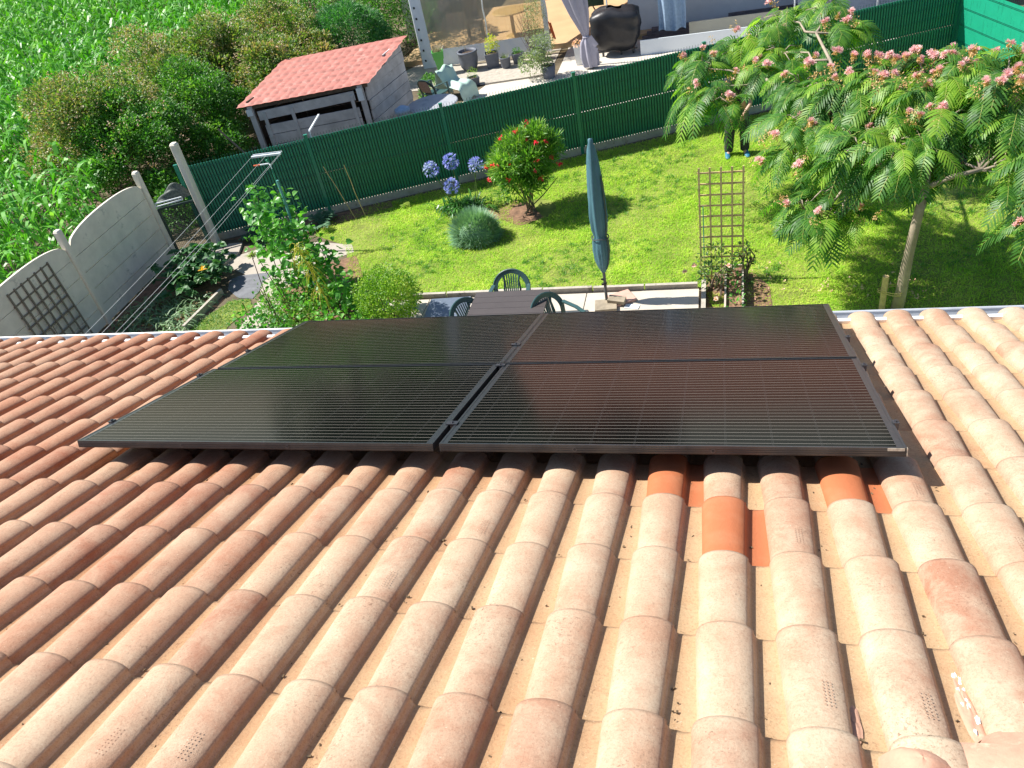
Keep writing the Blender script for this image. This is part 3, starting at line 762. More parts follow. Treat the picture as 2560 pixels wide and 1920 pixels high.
for i, (bx, by, tx, ty, lab) in enumerate(((690, 815, 628, 635, 'rusty rod leaning left with a yellow shoot at its tip'), (745, 800, 646, 648, 'rusty rod just right of the one with the yellow shoot'),
        (716, 825, 649, 722, 'short rusty rod over the path edge'), (635, 822, 607, 757, 'rusty rod standing on the path beside the shaded grass'), (651, 824, 633, 785, 'shortest rusty rod on the path beside the shaded grass'),
        (748, 810, 688, 690, 'rusty rod in front of the bean leaves with its tip over the path'), (706, 830, 668, 735, 'rusty rod standing in the weeds by the path'))):
    b0 = G(bx, by); d_ = CM @ np.array([(tx - 1280) / FPX, -(ty - 960) / FPX, -1.0]); bb = b0 - CP
    tt = (d_[0] * bb[0] + d_[1] * bb[1]) / (d_[0] ** 2 + d_[1] ** 2); top = CP + tt * d_
    stake(lab, b0, top, .006, M['rustrod'], 'iron_rod', 'rod', 'rusty plant rods')
q = G(208, 835, 0); mb = MB(); mb.tube([(-6.75, 6.0, 0), (-6.80, 6.05, .75)], .008, 6); tag(mb.build('garden_stake', M['greywood']), 'thin grey stick in front of the leaning trellis', 'stake')
# ================================================================== PLANTS
def on_blob(n, c, r, fill=.25, zmin=-.35, seed=0, lump=.16, freq=3.0):
    """points on a lumpy ellipsoid shell with outward normals"""
    u = rdir(n); u = u[u[:, 2] > zmin]; n = len(u)
    rad = 1 + lump * (noise2(u[:, 0] * 2 + u[:, 2] * 1.3, u[:, 1] * 2 - u[:, 2], freq, seed) + .6 * noise2(u[:, 0] * 3 + 1, u[:, 2] * 4, freq * 1.7, seed + 1))
    s = rad * (1 - fill * rng.random(n) ** 2)
    P = np.array(c) + u * np.array(r) * s[:, None]
    return P, norm(u / np.array(r))
def on_clumps(c, r, dens, seed=0, nc=26):
    rr = np.random.default_rng(seed); c = np.array(c); r = np.array(r); P = []; N = []
    Ac = 0
    for k in range(nc):
        u = norm(rr.normal(0, 1, (1, 3)))[0]; u[2] = abs(u[2]) * .9 - .12; u /= np.linalg.norm(u)
        cc = c + u * r * rr.uniform(.62, .98); s = r.mean() * rr.uniform(.20, .40); n = int(dens * 4 * pi * s * s * .75)
        p, q = on_blob(n, cc, (s, s, s * .8), .35, -.35, k + seed, .25, 3.5); P.append(p); N.append(norm(q + u * .4))
    n = int(dens * .35 * 4 * pi * (r[0] * r[1] + r[0] * r[2] + r[1] * r[2]) / 3); p, q = on_blob(n, c, r * .78, .2, -.5, seed, .2); P.append(p); N.append(q)
    return np.concatenate(P), np.concatenate(N)
def bush(name, label, cat, blobs, m, dens, size, T=LEAF4, group=None, flowers=None, droop=0., extra=None, stems=True, spread=.8, fill=.3, lump=.16, freq=3.0, clumps=0):
    t = thing(name, label, cat, (blobs[0][0][0], blobs[0][0][1], 0), 0, group); o = np.array([blobs[0][0][0], blobs[0][0][1], 0])
    mb = MB()
    for k, (c, r) in enumerate(blobs):
        A = 4 * pi * ((r[0] * r[1] + r[0] * r[2] + r[1] * r[2]) / 3)
        P, N = on_blob(int(A * dens), c, r, fill, -.5, k + len(label), lump, freq); P = P[P[:, 2] > .02] if len(P) else P
        P, N = on_blob(int(A * dens), c, r, fill, -.5, k + len(label), lump, freq)
        if clumps: P, N = on_clumps(c, r, dens * .8, k * 7 + len(label), clumps)
        q = P[:, 2] > .03; P, N = P[q], N[q]
        D = N + rng.normal(0, spread, P.shape) + np.array([0, 0, .25 - droop])
        leaves(mb, P - o, D, T, rng.uniform(.65, 1.25, len(P)) * size)
    mb.build('foliage', m, t)
    if stems:
        sm = MB()
        for (c, r) in blobs:
            for _ in range(7):
                e = np.array(c) + rdir(1)[0] * np.array(r) * .75; e[2] = max(.2, e[2]); b = np.array([c[0] + R.gauss(0, r[0] * .2), c[1] + R.gauss(0, r[1] * .2), 0])
                mid = (b + e) / 2 + rng.normal(0, .05, 3); sm.tube([b - o, mid - o, e - o], [.018, .012, .005], 5)
        sm.build('branch', M['bark'], t)
    if extra: extra(t, o)
    return t
M['bark'] = plain('grey_brown_bark', (.20, .155, .11), .9, .25, 16, .5)
M['bramble'] = foliage('bramble_leaves', [(0, (.035, .10, .015)), (.3, (.09, .20, .03)), (.55, (.20, .28, .06)), (.72, (.32, .28, .12)), (1, (.46, .30, .19))], .30)
M['bramble2'] = foliage('dark_green_leaves', [(0, (.025, .10, .015)), (.5, (.07, .22, .03)), (1, (.20, .36, .06))], .32)
M['seedhead'] = foliage('dry_pinkish_seed_heads', [(0, (.36, .22, .12)), (1, (.60, .43, .31))], .25)
def seeds(blobs, dens, size=.022):
    def f(t, o):
        mb = MB()
        for k, (c, r) in enumerate(blobs):
            A = 4 * pi * ((r[0] * r[1] + r[0] * r[2] + r[1] * r[2]) / 3); P, N = on_blob(int(A * dens), c, np.array(r) * 1.10, .12, -.1, k)
            q = noise2(P[:, 0] + P[:, 2], P[:, 1] - P[:, 2], 2.6, 4) > -.02; P = P[q]; m_ = 9
            PP = np.repeat(P, m_, 0) + rng.normal(0, .045, (len(P) * m_, 3)); leaves(mb, PP - o, rdir(len(PP), -.2), LEAF4, rng.uniform(.6, 1.2, len(PP)) * size * 2.2)
        mb.build('seed_heads', M['seedhead'], t)['kind'] = 'stuff'
    return f
def bigbush(label, blobs, m, dens, size, sd=0, cat='bush', **k):
    return bush('bramble_bush', label, cat, blobs, m, dens, size, clumps=30, group='wild bushes along the cornfield', extra=seeds(blobs, sd) if sd else None, **k)
bigbush('large brownish bramble bush bulging toward the corn behind the arched wall', [((-9.95, 12.3, 1.2), (1.45, 1.45, 1.45)), ((-10.8, 13.4, 1.1), (.9, 1.0, 1.15))], M['bramble'], 720, .075, 24)
bigbush('dark green bramble bush right behind the tall concrete post', [((-8.7, 11.7, 1.05), (1.25, 1.2, 1.30)), ((-7.9, 11.3, .5), (.7, .6, .6))], M['bramble2'], 760, .075, 7)
bigbush('pale green leafy bush left of the red roofed shed', [((-8.4, 13.8, 1.0), (1.1, 1.3, 1.20)), ((-7.6, 12.8, .6), (.7, .8, .7))], M['bramble2'], 780, .07, 3)
bigbush('tall brown and green bramble bush between the corn and the shed', [((-10.0, 15.2, 1.2), (1.5, 1.7, 1.55)), ((-9.2, 16.6, 1.2), (1.2, 1.2, 1.4)), ((-7.3, 15.5, 1.15), (.85, .9, 1.05))], M['bramble'], 640, .08, 18)
bigbush('bramble bush above the upper end of the shed roof', [((-8.6, 18.6, 1.0), (1.5, 1.6, 1.25)), ((-7.5, 17.3, .9), (1.1, 1.1, .9))], M['bramble'], 640, .08, 10)
M['feather'] = foliage('feathery_green_leaves', [(0, (.02, .10, .03)), (.6, (.05, .20, .05)), (1, (.11, .28, .07))], .3)
bush('feathery_shrub', 'bright feathery green shrub at the top edge beside the dark gap', 'shrub', [((-6.6, 18.7, 1.0), (1.0, 1.1, 1.05))], M['feather'], 1500, .13, NARROW, spread=.5, droop=.5, group=None)
bush('dark_weeds', 'dark undergrowth behind the wire gate', 'weeds', [((-7.3, 10.5, .4), (.55, .4, .5))], M['bramble2'], 900, .07, stems=False)  # plant added to stand in for the darkness seen through the gate
bush('dark_hedge', 'deep shaded hedge in the dark gap beside the white tarpaulin', 'hedge', [((-6.1, 21.6, 1.2), (1.0, 1.8, 1.7)), ((-7.6, 22.4, 1.2), (1.2, 1.5, 1.7))], M['bramble2'], 420, .09)
bush('dark_weeds', 'low leafy weeds in the shade between shed and tarpaulin', 'weeds', [((-4.05, 16.9, .2), (.22, .5, .35))], M['bramble2'], 900, .06, stems=False)
# cornfield
M['corn'] = foliage('corn_leaves', [(0, (.035, .16, .015)), (.45, (.08, .29, .025)), (.8, (.16, .43, .04)), (1, (.28, .55, .08))], .25, rough=.42, spec=.3)
cf = MB()
def corn(pts, nl, seg, wmul):
    n = len(pts); Hh = rng.uniform(1.45, 1.95, n)
    for k in range(nl):
        ph = rng.uniform(0, 2 * pi, n); z = Hh * (.30 + .75 * (k + rng.uniform(-.2, .3, n)) / nl)
        el = rng.uniform(.8, 2.2, n); D = np.stack([np.cos(ph), np.sin(ph), el], -1)
        ribbons(cf, np.c_[pts, z], D, rng.uniform(.6, 1.05, n), rng.uniform(.05, .08, n) * wmul, rng.uniform(.55, 1.15, n), seg, prof=np.array([.5, 1, 1, .85, .5, .05][:seg + 1]) if seg == 5 else np.linspace(1, .08, seg + 1) ** .7)
    a = np.c_[pts, np.zeros(n)]
    T = np.array([[-.012, 0, 0], [.012, 0, 0], [.006, 0, 1], [-.006, 0, 1]]); T2 = np.array([[0, -.012, 0], [0, .012, 0], [0, .006, 1], [0, -.006, 1]])
    S = np.stack([np.ones(n), np.ones(n), Hh], -1)
    inst(cf, T, np.array([[0, 1, 2, 3]]), a, None, S); inst(cf, T2, np.array([[0, 1, 2, 3]]), a, None, S)
gx = np.arange(-52, -7.9, .80); gy = np.arange(2, 62, .165)
q = np.array([(x, y) for x in gx for y in gy]); q = q + rng.normal(0, .035, q.shape)
q[:, 0] += (q[:, 1] - 10) * .10
for (c, r) in (((-10.3, 12.1), 1.5), ((-8.7, 11.6), 1.2), ((-8.3, 13.8), 1.2), ((-10, 15.2), 1.5), ((-8.6, 18.6), 1.6), ((-9.2, 16.6), 1.2), ((-6.6, 19), 1.6)):
    q = q[np.hypot(q[:, 0] - c[0], q[:, 1] - c[1]) > r]
q = q[q[:, 0] < -7.9 - np.clip((q[:, 1] - 9.5) * .55, 0, 3.2)]
q = q[inview(np.c_[q, np.full(len(q), 1.6)], 260)]
dist = np.hypot(q[:, 0] - CP[0], q[:, 1] - CP[1])
near = q[dist < 17]; midd = q[(dist >= 17) & (dist < 30)]; far = q[(dist >= 30)]
corn(near, 8, 5, 1.0); corn(midd, 6, 4, 1.2); far = far[rng.random(len(far)) < .75]; corn(far, 5, 3, 1.5)
o = cf.build('corn_crop', M['corn']); tag(o, 'dense field of tall green corn at the upper left', 'corn', kind='stuff')
# distant tree line and houses seen only as reflections in the panels
M['tree'] = foliage('far_tree_leaves', [(0, (.02, .06, .015)), (1, (.07, .14, .03))], .2)
def tree(label, x, y, h, r):
    t = thing('tree', label, 'tree', (x, y, 0), 0, 'far trees'); mb = MB(); mb.tube([(0, 0, 0), (.1, 0, h * .5), (0, .1, h * .8)], [.25, .18, .06], 7); mb.build('trunk', M['bark'], t)
    mb = MB()
    for k in range(5):
        c = (R.uniform(-.5, .5) * r, R.uniform(-.5, .5) * r, h * R.uniform(.5, .8)); P, N = on_blob(900, c, (r * .7, r * .7, h * .3), .3, -.8, k); leaves(mb, P, N + rng.normal(0, .7, P.shape), LEAF4, .55)
    mb.build('crown', M['tree'], t)
for i, (x, y, h, r) in enumerate(((-9, 34, 8, 4), (-3.0, 33.5, 7.5, 3.4), (-16, 36, 9, 4.5), (14, 37, 8, 3.6), (21, 35, 9, 4))): tree('tree far behind the neighbouring house', x, y, h, r)

# oleander
M['oleaf'] = foliage('oleander_leaves', [(0, (.04, .13, .02)), (.5, (.11, .26, .035)), (.85, (.24, .40, .06)), (1, (.36, .48, .10))], .36, rough=.4)
M['redfl'] = foliage('red_flower_petals', [(0, (.70, .015, .05)), (1, (.90, .08, .14))], .3)
ob = [((-.33, 10.3, .85), (.56, .52, .60)), ((-.45, 10.15, .60), (.48, .42, .40)), ((-.12, 10.42, 1.02), (.36, .34, .44))]
t = bush('oleander', 'oleander shrub covered in small red flowers in front of the green fence', 'shrub', ob, M['oleaf'], 1300, .13, NARROW, spread=.55, stems=False, clumps=22)
o0 = np.array([-.33, 10.3, 0]); mb = MB()
for k in range(13):
    e = np.array([R.gauss(0, .25), R.gauss(0, .22), R.uniform(.5, .9)]); mb.tube([(R.gauss(0, .05), R.gauss(0, .05), 0), e * [.45, .45, .5], e], [.012, .010, .006], 5)
mb.build('stem', M['bark'], t)
for k in range(52):
    c, r = ob[R.choice([0, 0, 1, 2])]; P, N = on_blob(1, c, np.array(r) * 1.16, .02, .0, 2); 
    if not len(P): continue
    if P[0][1] > 10.5 and R.random() < .6: P[0][1] -= .5
    m_ = R.choice([4, 5, 7]); f = MB(); pp = P[0] - o0 + rng.normal(0, .018, (m_, 3))
    for j in range(m_):
        D = norm(rng.normal(0, 1, (5, 3)) * .9 + N[0]); leaves(f, np.repeat(pp[j:j + 1], 5, 0), D, LEAF4, .042)
    f.build('flower', M['redfl'], t)
# lavender cushion
M['lav'] = foliage('grey_green_lavender', [(0, (.14, .27, .17)), (.6, (.24, .40, .25)), (1, (.36, .50, .34))], .2)
mb = MB(); P, N = on_blob(6500, (0, 0, .10), (.34, .27, .32), .10, -.3, 3, .04); q = P[:, 2] > 0.01; P, N = P[q], N[q]
ribbons(mb, P, N + rng.normal(0, .10, N.shape) + [0, 0, .25], rng.uniform(.08, .21, len(P)), .010, .02, 2)
t = thing('lavender', 'rounded grey green lavender cushion in front of the blue flowers', 'plant', (-1.13, 9.42, 0), .2); mb.build('foliage', M['lav'], t)
mb = MB(); P, N = on_blob(160, (0, 0, .12), (.28, .22, .24), .1, -.2, 3, .05); mb.grid(np.array([[[.29 * cos(a) * cos(b), .22 * sin(a) * cos(b), .06 + .27 * sin(b)] for a in np.linspace(0, 2 * pi, 17)] for b in np.linspace(0, 1.5, 7)])); mb.build('core', M['lav'], t)
# agapanthus
M['agleaf'] = foliage('strap_leaves', [(0, (.02, .09, .015)), (.6, (.05, .17, .03)), (1, (.13, .28, .05))], .3, rough=.35)
M['agfl'] = foliage('blue_violet_petals', [(0, (.20, .22, .75)), (.6, (.34, .37, .90)), (1, (.66, .68, .97))], .3)
M['stem'] = plain('green_stem', (.12, .20, .05), .6, .1, 20, .1)
ac = G(1152, 522)
t = thing('agapanthus', 'agapanthus with round blue violet flower heads beside the oleander', 'flowering plant', tuple(ac)); mb = MB()
n = 240; ph = rng.uniform(0, 2 * pi, n); P = np.c_[rng.normal(0, .14, n), rng.normal(0, .08, n), np.full(n, .0)]; P[:, 0] += np.where(rng.random(n) < .35, .28, 0)
ribbons(mb, P, np.c_[np.cos(ph), np.sin(ph), rng.uniform(.6, 2.2, n)], rng.uniform(.42, .72, n), rng.uniform(.022, .034, n), rng.uniform(.6, 1.2, n), 5); mb.build('leaves', M['agleaf'], t)
for (px, py, hh, bx, dy) in ((1077, 424, 1.02, -.1, 0), (1127, 404, 1.10, .02, .1), (1190, 414, 1.06, .26, .1), (1129, 466, .80, .05, -.12)):
    # head height fixed, the base spreads around the clump
    base = ac + np.array([bx, dy, 0]); d_ = CM @ np.array([(px - 1280) / FPX, -(py - 960) / FPX, -1.0]); bb = base - CP
    hp = CP + d_ * ((base[1] - CP[1]) / d_[1]) - ac; 
    b_ = base - ac; mb = MB(); mb.tube([b_, (b_ * .6 + hp * .4) + [0, 0, .06], hp], [.008, .007, .006], 6); mb.build('flower_stem', M['stem'], t)
    n = 62; D = rdir(n, -.75); f = MB()
    P = hp + D * .105
    ribbons(f, np.repeat(hp[None], n, 0), D, .12, .004, 0, 1)
    for j in range(4): leaves(f, P, D + rng.normal(0, .42, D.shape), LEAF4, rng.uniform(.046, .066, n))
    f.build('flower_head', M['agfl'], t)
mb = MB(); mb.tube([(.30, .2, 0), (.32, .22, .5), (.33, .2, .72)], [.007, .006, .005], 6); mb.build('flower_stem', M['stem'], t)
# seedling by the fence
def broad_plant(name, label, cat, c, n, L, W, el, m, h=.0, droop=.7, stalk=True, seg=4):
    t = thing(name, label, cat, tuple(c)); mb = MB(); ph = rng.uniform(0, 2 * pi, n); e = rng.uniform(el[0], el[1], n)
    st = np.c_[np.cos(ph) * .6, np.sin(ph) * .6, e]; ln = rng.uniform(.3, .6, n)[:, None] * L if stalk else np.zeros((n, 1)); P = norm(st) * ln + [0, 0, h]
    if stalk:
        for p in P: mb.tube([(0, 0, h * .3), p * .6 + [0, 0, .02], p], .006, 4)
    ribbons(mb, P, np.c_[np.cos(ph), np.sin(ph), e * .5], rng.uniform(.6, 1, n) * L, W, droop, seg, prof=np.array([.35, .9, 1, .7, .06])[:seg + 1]); mb.build('leaves', m, t); return t
M['young'] = foliage('yellow_green_leaves', [(0, (.12, .25, .03)), (1, (.34, .42, .06))], .4)
broad_plant('seedling', 'small bright green seedling on bare soil by the fence', 'plant', G(1008, 515), 9, .20, .11, (.5, 2), M['young'])
# clipped round shrub
M['clip'] = foliage('small_yellow_green_leaves', [(0, (.07, .18, .02)), (.4, (.18, .34, .03)), (.8, (.34, .46, .05)), (1, (.46, .30, .08))], .38)
bush('round_shrub', 'round clipped shrub with small yellow green leaves left of the patio table', 'shrub', [((-1.84, 7.02, .42), (.46, .42, .44)), ((-1.87, 7.05, .25), (.40, .36, .30))], M['clip'], 2600, .042, lump=.17, spread=1.0)
# climbing beans on canes
M['bean'] = foliage('bean_leaves', [(0, (.03, .15, .02)), (.5, (.08, .28, .035)), (1, (.20, .45, .06))], .36, rough=.38)
t = thing('climbing_beans', 'tall climbing bean plants with heart shaped leaves on canes beside the path', 'plant', (-3.4, 7.8, 0)); o0 = np.array([-3.4, 7.8, 0]); mb = MB(); cn = MB()
for (bx, by, bh, lean) in ((-4.15, 8.25, 1.75, .05), (-3.95, 7.75, 1.7, .1), (-3.65, 8.15, 1.65, .0), (-3.45, 7.55, 1.45, .0), (-3.25, 7.85, 1.4, -.05), (-2.95, 7.35, 1.15, -.1), (-2.85, 7.6, 1.0, -.1), (-2.6, 7.1, .75, 0)):
    b = np.array([bx, by, 0]); tp = b + np.array([lean, 0, bh]); cn.tube([b - o0, tp - o0 + [0, 0, .05]], .007, 5)
    n = int(115 * bh); u = rng.random(n) ** .8; P = b + (tp - b) * u[:, None] + np.c_[rng.normal(0, .13 + .06 * (1 - u), n), rng.normal(0, .12, n), rng.normal(0, .03, n)] ; P[:, 2] = np.clip(P[:, 2], .04, None)
    D = np.c_[rng.normal(0, 1, (n, 2)), rng.normal(-.2, .5, n)]; leaves(mb, P - o0, D, HEART, rng.uniform(.07, .125, n))
q = np.c_[rng.uniform(-4.3, -2.0, 900), rng.uniform(6.4, 7.5, 900)]; P = np.c_[q, rng.uniform(.02, .42, 900)]; leaves(mb, P - o0, rng.normal(0, 1, P.shape), HEART, rng.uniform(.04, .09, 900))
mb.build('leaves', M['bean'], t); cn.build('cane', M['greywood'], t)
# dried yellow asparagus-like plant
M['yellow'] = foliage('yellow_dry_stalks', [(0, (.30, .33, .03)), (1, (.55, .45, .07))], .35)
t = thing('dried_fennel', 'yellow drooping feathery plant on a bent stalk in front of the beans', 'plant', (-2.72, 6.9, 0)); mb = MB()
s_ = np.array([(0, 0, 0), (-.06, .05, .5), (-.16, .12, .95), (-.30, .2, 1.30)]); mb.tube(s_, [.011, .010, .008, .004], 6)
n = 150; u = rng.uniform(.35, 1, n); P = np.stack([np.interp(u, [0, .33, .66, 1], s_[:, k]) for k in range(3)], -1); ribbons(mb, P, np.c_[rng.normal(-.1, .5, n), rng.normal(0, .5, n), rng.uniform(0, 1, n)], rng.uniform(.15, .34, n), .008, rng.uniform(.9, 1.9, n), 5)
mb.build('stalks', M['yellow'], t)
# wild weeds near the rods
M['weed'] = foliage('light_weeds', [(0, (.08, .20, .03)), (1, (.24, .38, .07))], .4)
mb = MB(); n = 2200; c = np.array([G(R.uniform(660, 800), R.uniform(740, 840))[:2] for _ in range(n)]); P = np.c_[c, np.abs(rng.normal(0, .17, n))]; leaves(mb, P, rng.normal(0, 1, P.shape) + [0, 0, .6], LEAF4, rng.uniform(.03, .06, n))
tag(mb.build('weeds', M['weed']), 'pale green weeds around the rusty rods at the foot of the beans', 'weeds', kind='stuff')
mb = MB(); c = G(628, 640); n = 40; ribbons(mb, c + rng.normal(0, .03, (n, 3)) * [1, 1, .2] + [0, 0, .02], np.c_[rng.normal(0, 1, (n, 2)), rng.uniform(.4, 1, n)], .12, .02, .4, 2)
tag(mb.build('young_plant', M['young']), 'small yellow green plant at the end of the concrete slab', 'plant')
# artichoke in front of the fence
M['arti'] = foliage('grey_green_jagged_leaves', [(0, (.05, .13, .08)), (.6, (.09, .19, .11)), (1, (.20, .31, .17))], .2)
def jagged(label, c, n, L, lobes=8, name='artichoke_plant'):
    t = thing(name, label, 'plant', tuple(c)); mb = MB()
    for i in range(n):
        ph = R.uniform(0, 2 * pi); el = R.uniform(.5, 2.0); D = norm(np.array([cos(ph), sin(ph), el])); l = L * R.uniform(.7, 1.1); k = np.linspace(.1, 1, lobes)
        pts = D * (l * k)[:, None] - np.array([0, 0, 1]) * (.45 * l * k ** 2)[:, None]; mb.tube(np.vstack([[0, 0, 0], pts]), .006, 4)
        sd_ = np.cross(D, [0, 0, 1.]); sd_ = sd_ / np.linalg.norm(sd_)
        for sg in (-1, 1):
            ln = .16 * np.sin(pi * (k * .85 + .12)) * (l / .6); DD = np.tile(sd_ * sg + D * .55, (lobes, 1)) + rng.normal(0, .1, (lobes, 3))
            ribbons(mb, pts, DD, ln + .02, .055, .3, 3, prof=np.array([.7, 1, .7, .05]))
    mb.build('leaves', M['arti'], t)
jagged('grey green artichoke plant with jagged leaves in the corner by the fence', (-5.35, 9.95, 0), 16, .62)
jagged('second smaller jagged leafed plant at the fence behind the teal pole', (-4.35, 10.25, 0), 10, .5)
# courgette and onion bed
M['courg'] = foliage('courgette_leaves', [(0, (.025, .10, .035)), (.7, (.06, .17, .055)), (1, (.14, .27, .11))], .28)
t = thing('courgette_plant', 'big dark courgette plant in the shade against the concrete wall', 'plant', (-5.95, 8.35, 0)); mb = MB(); n = 85
ph = rng.uniform(0, 2 * pi, n); rr = rng.uniform(.1, .75, n); hz = rng.uniform(.25, .68, n) * (1 - .45 * rr); P = np.c_[np.cos(ph) * rr * .9, np.sin(ph) * rr, hz]
for p in P: mb.tube([p * [.1, .1, 0], p * [.5, .5, .7], p], .012, 5)
for j in range(5):
    a = ph + (j - 2) * .62; leaves(mb, P, np.c_[np.cos(a), np.sin(a), rng.normal(0, .1, n)], HEART, rng.uniform(.10, .16, n), roll=rng.normal(0, .45, n))
mb.build('leaves', M['courg'], t)
mb = MB(); leaves(mb, np.tile([.42, -.25, .42], (7, 1)), rdir(7, 0), LEAF4, .10); M['yfl'] = foliage('orange_yellow_flower', [(0, (.75, .38, .02)), (1, (.8, .5, .05))], .3); mb.build('flower', M['yfl'], t)
M['leek'] = foliage('leek_leaves', [(0, (.08, .18, .08)), (1, (.26, .38, .20))], .25)
t = thing('onion_plants', 'drooping grey green onion leaves in the shaded bed below the wall', 'plants', (-6.1, 7.2, 0)); mb = MB(); n = 1100
P = np.c_[rng.uniform(-.8, .75, n), rng.uniform(-1.9, .75, n), np.full(n, .01)]; ph = rng.normal(.0, .9, n); ribbons(mb, P, np.c_[np.cos(ph), np.sin(ph), rng.uniform(.7, 1.8, n)], rng.uniform(.4, .65, n), .020, rng.uniform(.7, 1.3, n), 5); mb.build('leaves', M['leek'], t); t['kind'] = 'thing'
# ================================================================== PATIO
M['tabletop'] = plain('brown_slatted_tabletop', (.072, .060, .056), .45, .06, 6, .05)
t = thing('patio_table', 'brown rectangular patio table with a slatted top at the panel edge', 'table', (.19, 5.75, 0)); mb = MB()
for i in range(12):
    mb.box((0, -.80 + i * .1335 + .066, .725), (1.0, .130, .022))
mb.build('tabletop', M['tabletop'], t)
mb = MB()
for y in (-.78, .79): mb.box((0, y, .70), (.94, .03, .05))
for x in (-.46, .46): mb.box((x, 0, .70), (.03, 1.54, .05))
mb.build('apron', M['tabletop'], t)
for x in (-.45, .45):
    for y in (-.75, .75): mb = MB(); mb.box((x, y, .34), (.05, .05, .68)); mb.build('leg', M['tabletop'], t)
M['chair'] = plain('dark_green_plastic', (.035, .085, .085), .38, .06, 8, .04)
def monobloc(label, x, y, rz, m, group='dark green plastic patio chairs', top=.82, name='patio_chair'):
    t = thing(name, label, 'chair', (x, y, 0), rz, group)
    mb = MB(); P = np.array([[(u * (.21 + .03 * v), -.20 + .42 * v, .42 - .015 * cos(u * 2.5) - .02 * sin(pi * v)) for u in np.linspace(-1, 1, 9)] for v in np.linspace(0, 1, 7)]); mb.grid(P); mb.grid(P[::-1] - [0, 0, .012]); mb.build('seat', m, t)
    fr = MB(); th = np.linspace(0, pi, 19); arc = np.array([(.255 * cos(a), -.24 - .10 * sin(a), .60 + (top - .60) * sin(a)) for a in th])
    arc = np.vstack([[.235, -.20, .42], arc, [-.235, -.20, .42]])
    th2 = arc * [.82, 1, 1] ; inner = np.array([(.20 * cos(a), -.235 - .095 * sin(a), .58 + (top - .055 - .58) * sin(a)) for a in th]); inner = np.vstack([[.19, -.20, .42], inner, [-.19, -.20, .42]])
    fr.grid(np.stack([arc, inner], 1)); fr.grid(np.stack([inner, arc], 1) - [0, .018, 0]); fr.grid(np.stack([arc, arc - [0, .018, 0]], 1)); fr.tube(arc + [0, -.009, 0], .012, 6)
    fr.build('backrest_frame', m, t)
    sl = MB()
    for i in range(7):
        x0 = -.075 + .025 * i; x1 = x0 * 1.35; zt = .60 + (top - .07 - .60) * sqrt(max(0, 1 - (x1 / .19) ** 2)); a = np.array([x0 * .9, -.205, .43]); b = np.array([x1, -.24 - .085, zt + .01])
        sl.beam(a, b, .017, .010)
    for sg in (-1, 1):   # solid side webs leaving an oval opening
        ring = []
        cx, cz = sg * .150, .60
        sl.tube([(sg * .085, -.21, .43), (sg * .115, -.27, .55), (sg * .10, -.30, .68), (sg * .12, -.32, .74)], .014, 5)
    sl.build('back_slats', m, t)
    for sg in (-1, 1):
        mb = MB(); mb.beam((sg * .245, -.24, .64), (sg * .27, .0, .635), .05, .018); mb.beam((sg * .27, .0, .635), (sg * .26, .17, .625), .05, .018); mb.beam((sg * .26, .17, .625), (sg * .25, .20, .42), .04, .03); mb.build('armrest', m, t)
        for yy in (-.22, .22):
            mb = MB(); mb.tube([(sg * .22, yy * .95, .43), (sg * .26, yy * 1.15, 0)], [.026, .018], 6); mb.build('leg', m, t)
    return t
monobloc('dark green plastic chair at the far side of the patio table', .09, 6.62, pi, M['chair'])
monobloc('dark green plastic chair tucked in at the left side of the patio table', G(1162, 753, .80)[0] + .20, G(1162, 753, .80)[1] - .20, -2.2, M['chair'])
monobloc('dark green plastic chair turned away at the right side of the patio table', G(1362, 738, .80)[0] + .21, G(1362, 738, .80)[1] - .24, -2.3, M['chair'])
# parasol with its cover on
M['cover'] = plain('blue_grey_polyester', (.06, .155, .19), .62, .10, 7, .35, fine=18)
M['darkcover'] = plain('dark_grey_patch', (.06, .07, .075), .55, .2, 12, .4)
M['polegrey'] = plain('dark_grey_metal_pole', (.06, .065, .07), .4, .1, 10, .03)
pb = G(1518, 762); pt = G(1475, 342, 2.40); lean = (pt - pb) / 2.40
t = thing('parasol', 'closed parasol under a blue grey cover standing on the terrace', 'parasol', tuple(pb))
mb = MB(); mb.tube([(0, 0, 0), lean * .35, lean * .9], .021, 10); mb.build('pole', M['polegrey'], t)
mb = MB(); mb.lathe(tuple(lean * .34), [(.024, -.02), (.03, 0), (.024, .02)], 8); mb.box(lean * .34 + [-.03, -.02, 0], (.03, .02, .02)); mb.box(lean * .42 + [-.03, -.02, 0], (.03, .02, .02)); mb.build('clamp_knob', M['black'], t)
mb = MB(); hs = np.array([.52, .56, .62, .72, .85, .98, 1.05, 1.15, 1.35, 1.6, 1.85, 2.08, 2.24, 2.32, 2.37, 2.385]); rs = np.array([.03, .045, .07, .09, .105, .10, .078, .096, .108, .105, .092, .075, .055, .035, .032, .012]); P = []
for h, r in zip(hs, rs):
    row = []
    for j in range(37):
        a = 2 * pi * j / 36; f = 1 + (.13 * sin(a * 4 + h * 1.4) + .08 * sin(a * 7 - h * 3) + .05 * sin(a * 11 + h * 6)) * min(1, r / .09) + .03 * sin(a * 3 + h * 31)
        row.append(lean * h + np.array([r * f * cos(a) * .98, r * f * sin(a) * .8, 0]) + [0, 0, .008 * sin(a * 5 + h * 9) * (h < 1.1)])
    P.append(row)
mb.grid(np.array(P)); cv = mb.build('cover', M['cover'], t, smooth=True)
mb = MB(); P = []
for h in np.linspace(.56, 1.9, 20):
    r = np.interp(h, hs, rs); row = []
    for a in np.linspace(-.55, .55, 6): 
        f = 1.13 + .05 * sin(h * 40 + a * 6); row.append(lean * h + np.array([r * f * cos(a) * .98, r * f * sin(a) * .8, 0]))
    P.append(row)
mb.grid(np.array(P)); mb.build('side_seam', M['darkcover'], cv, smooth=True)
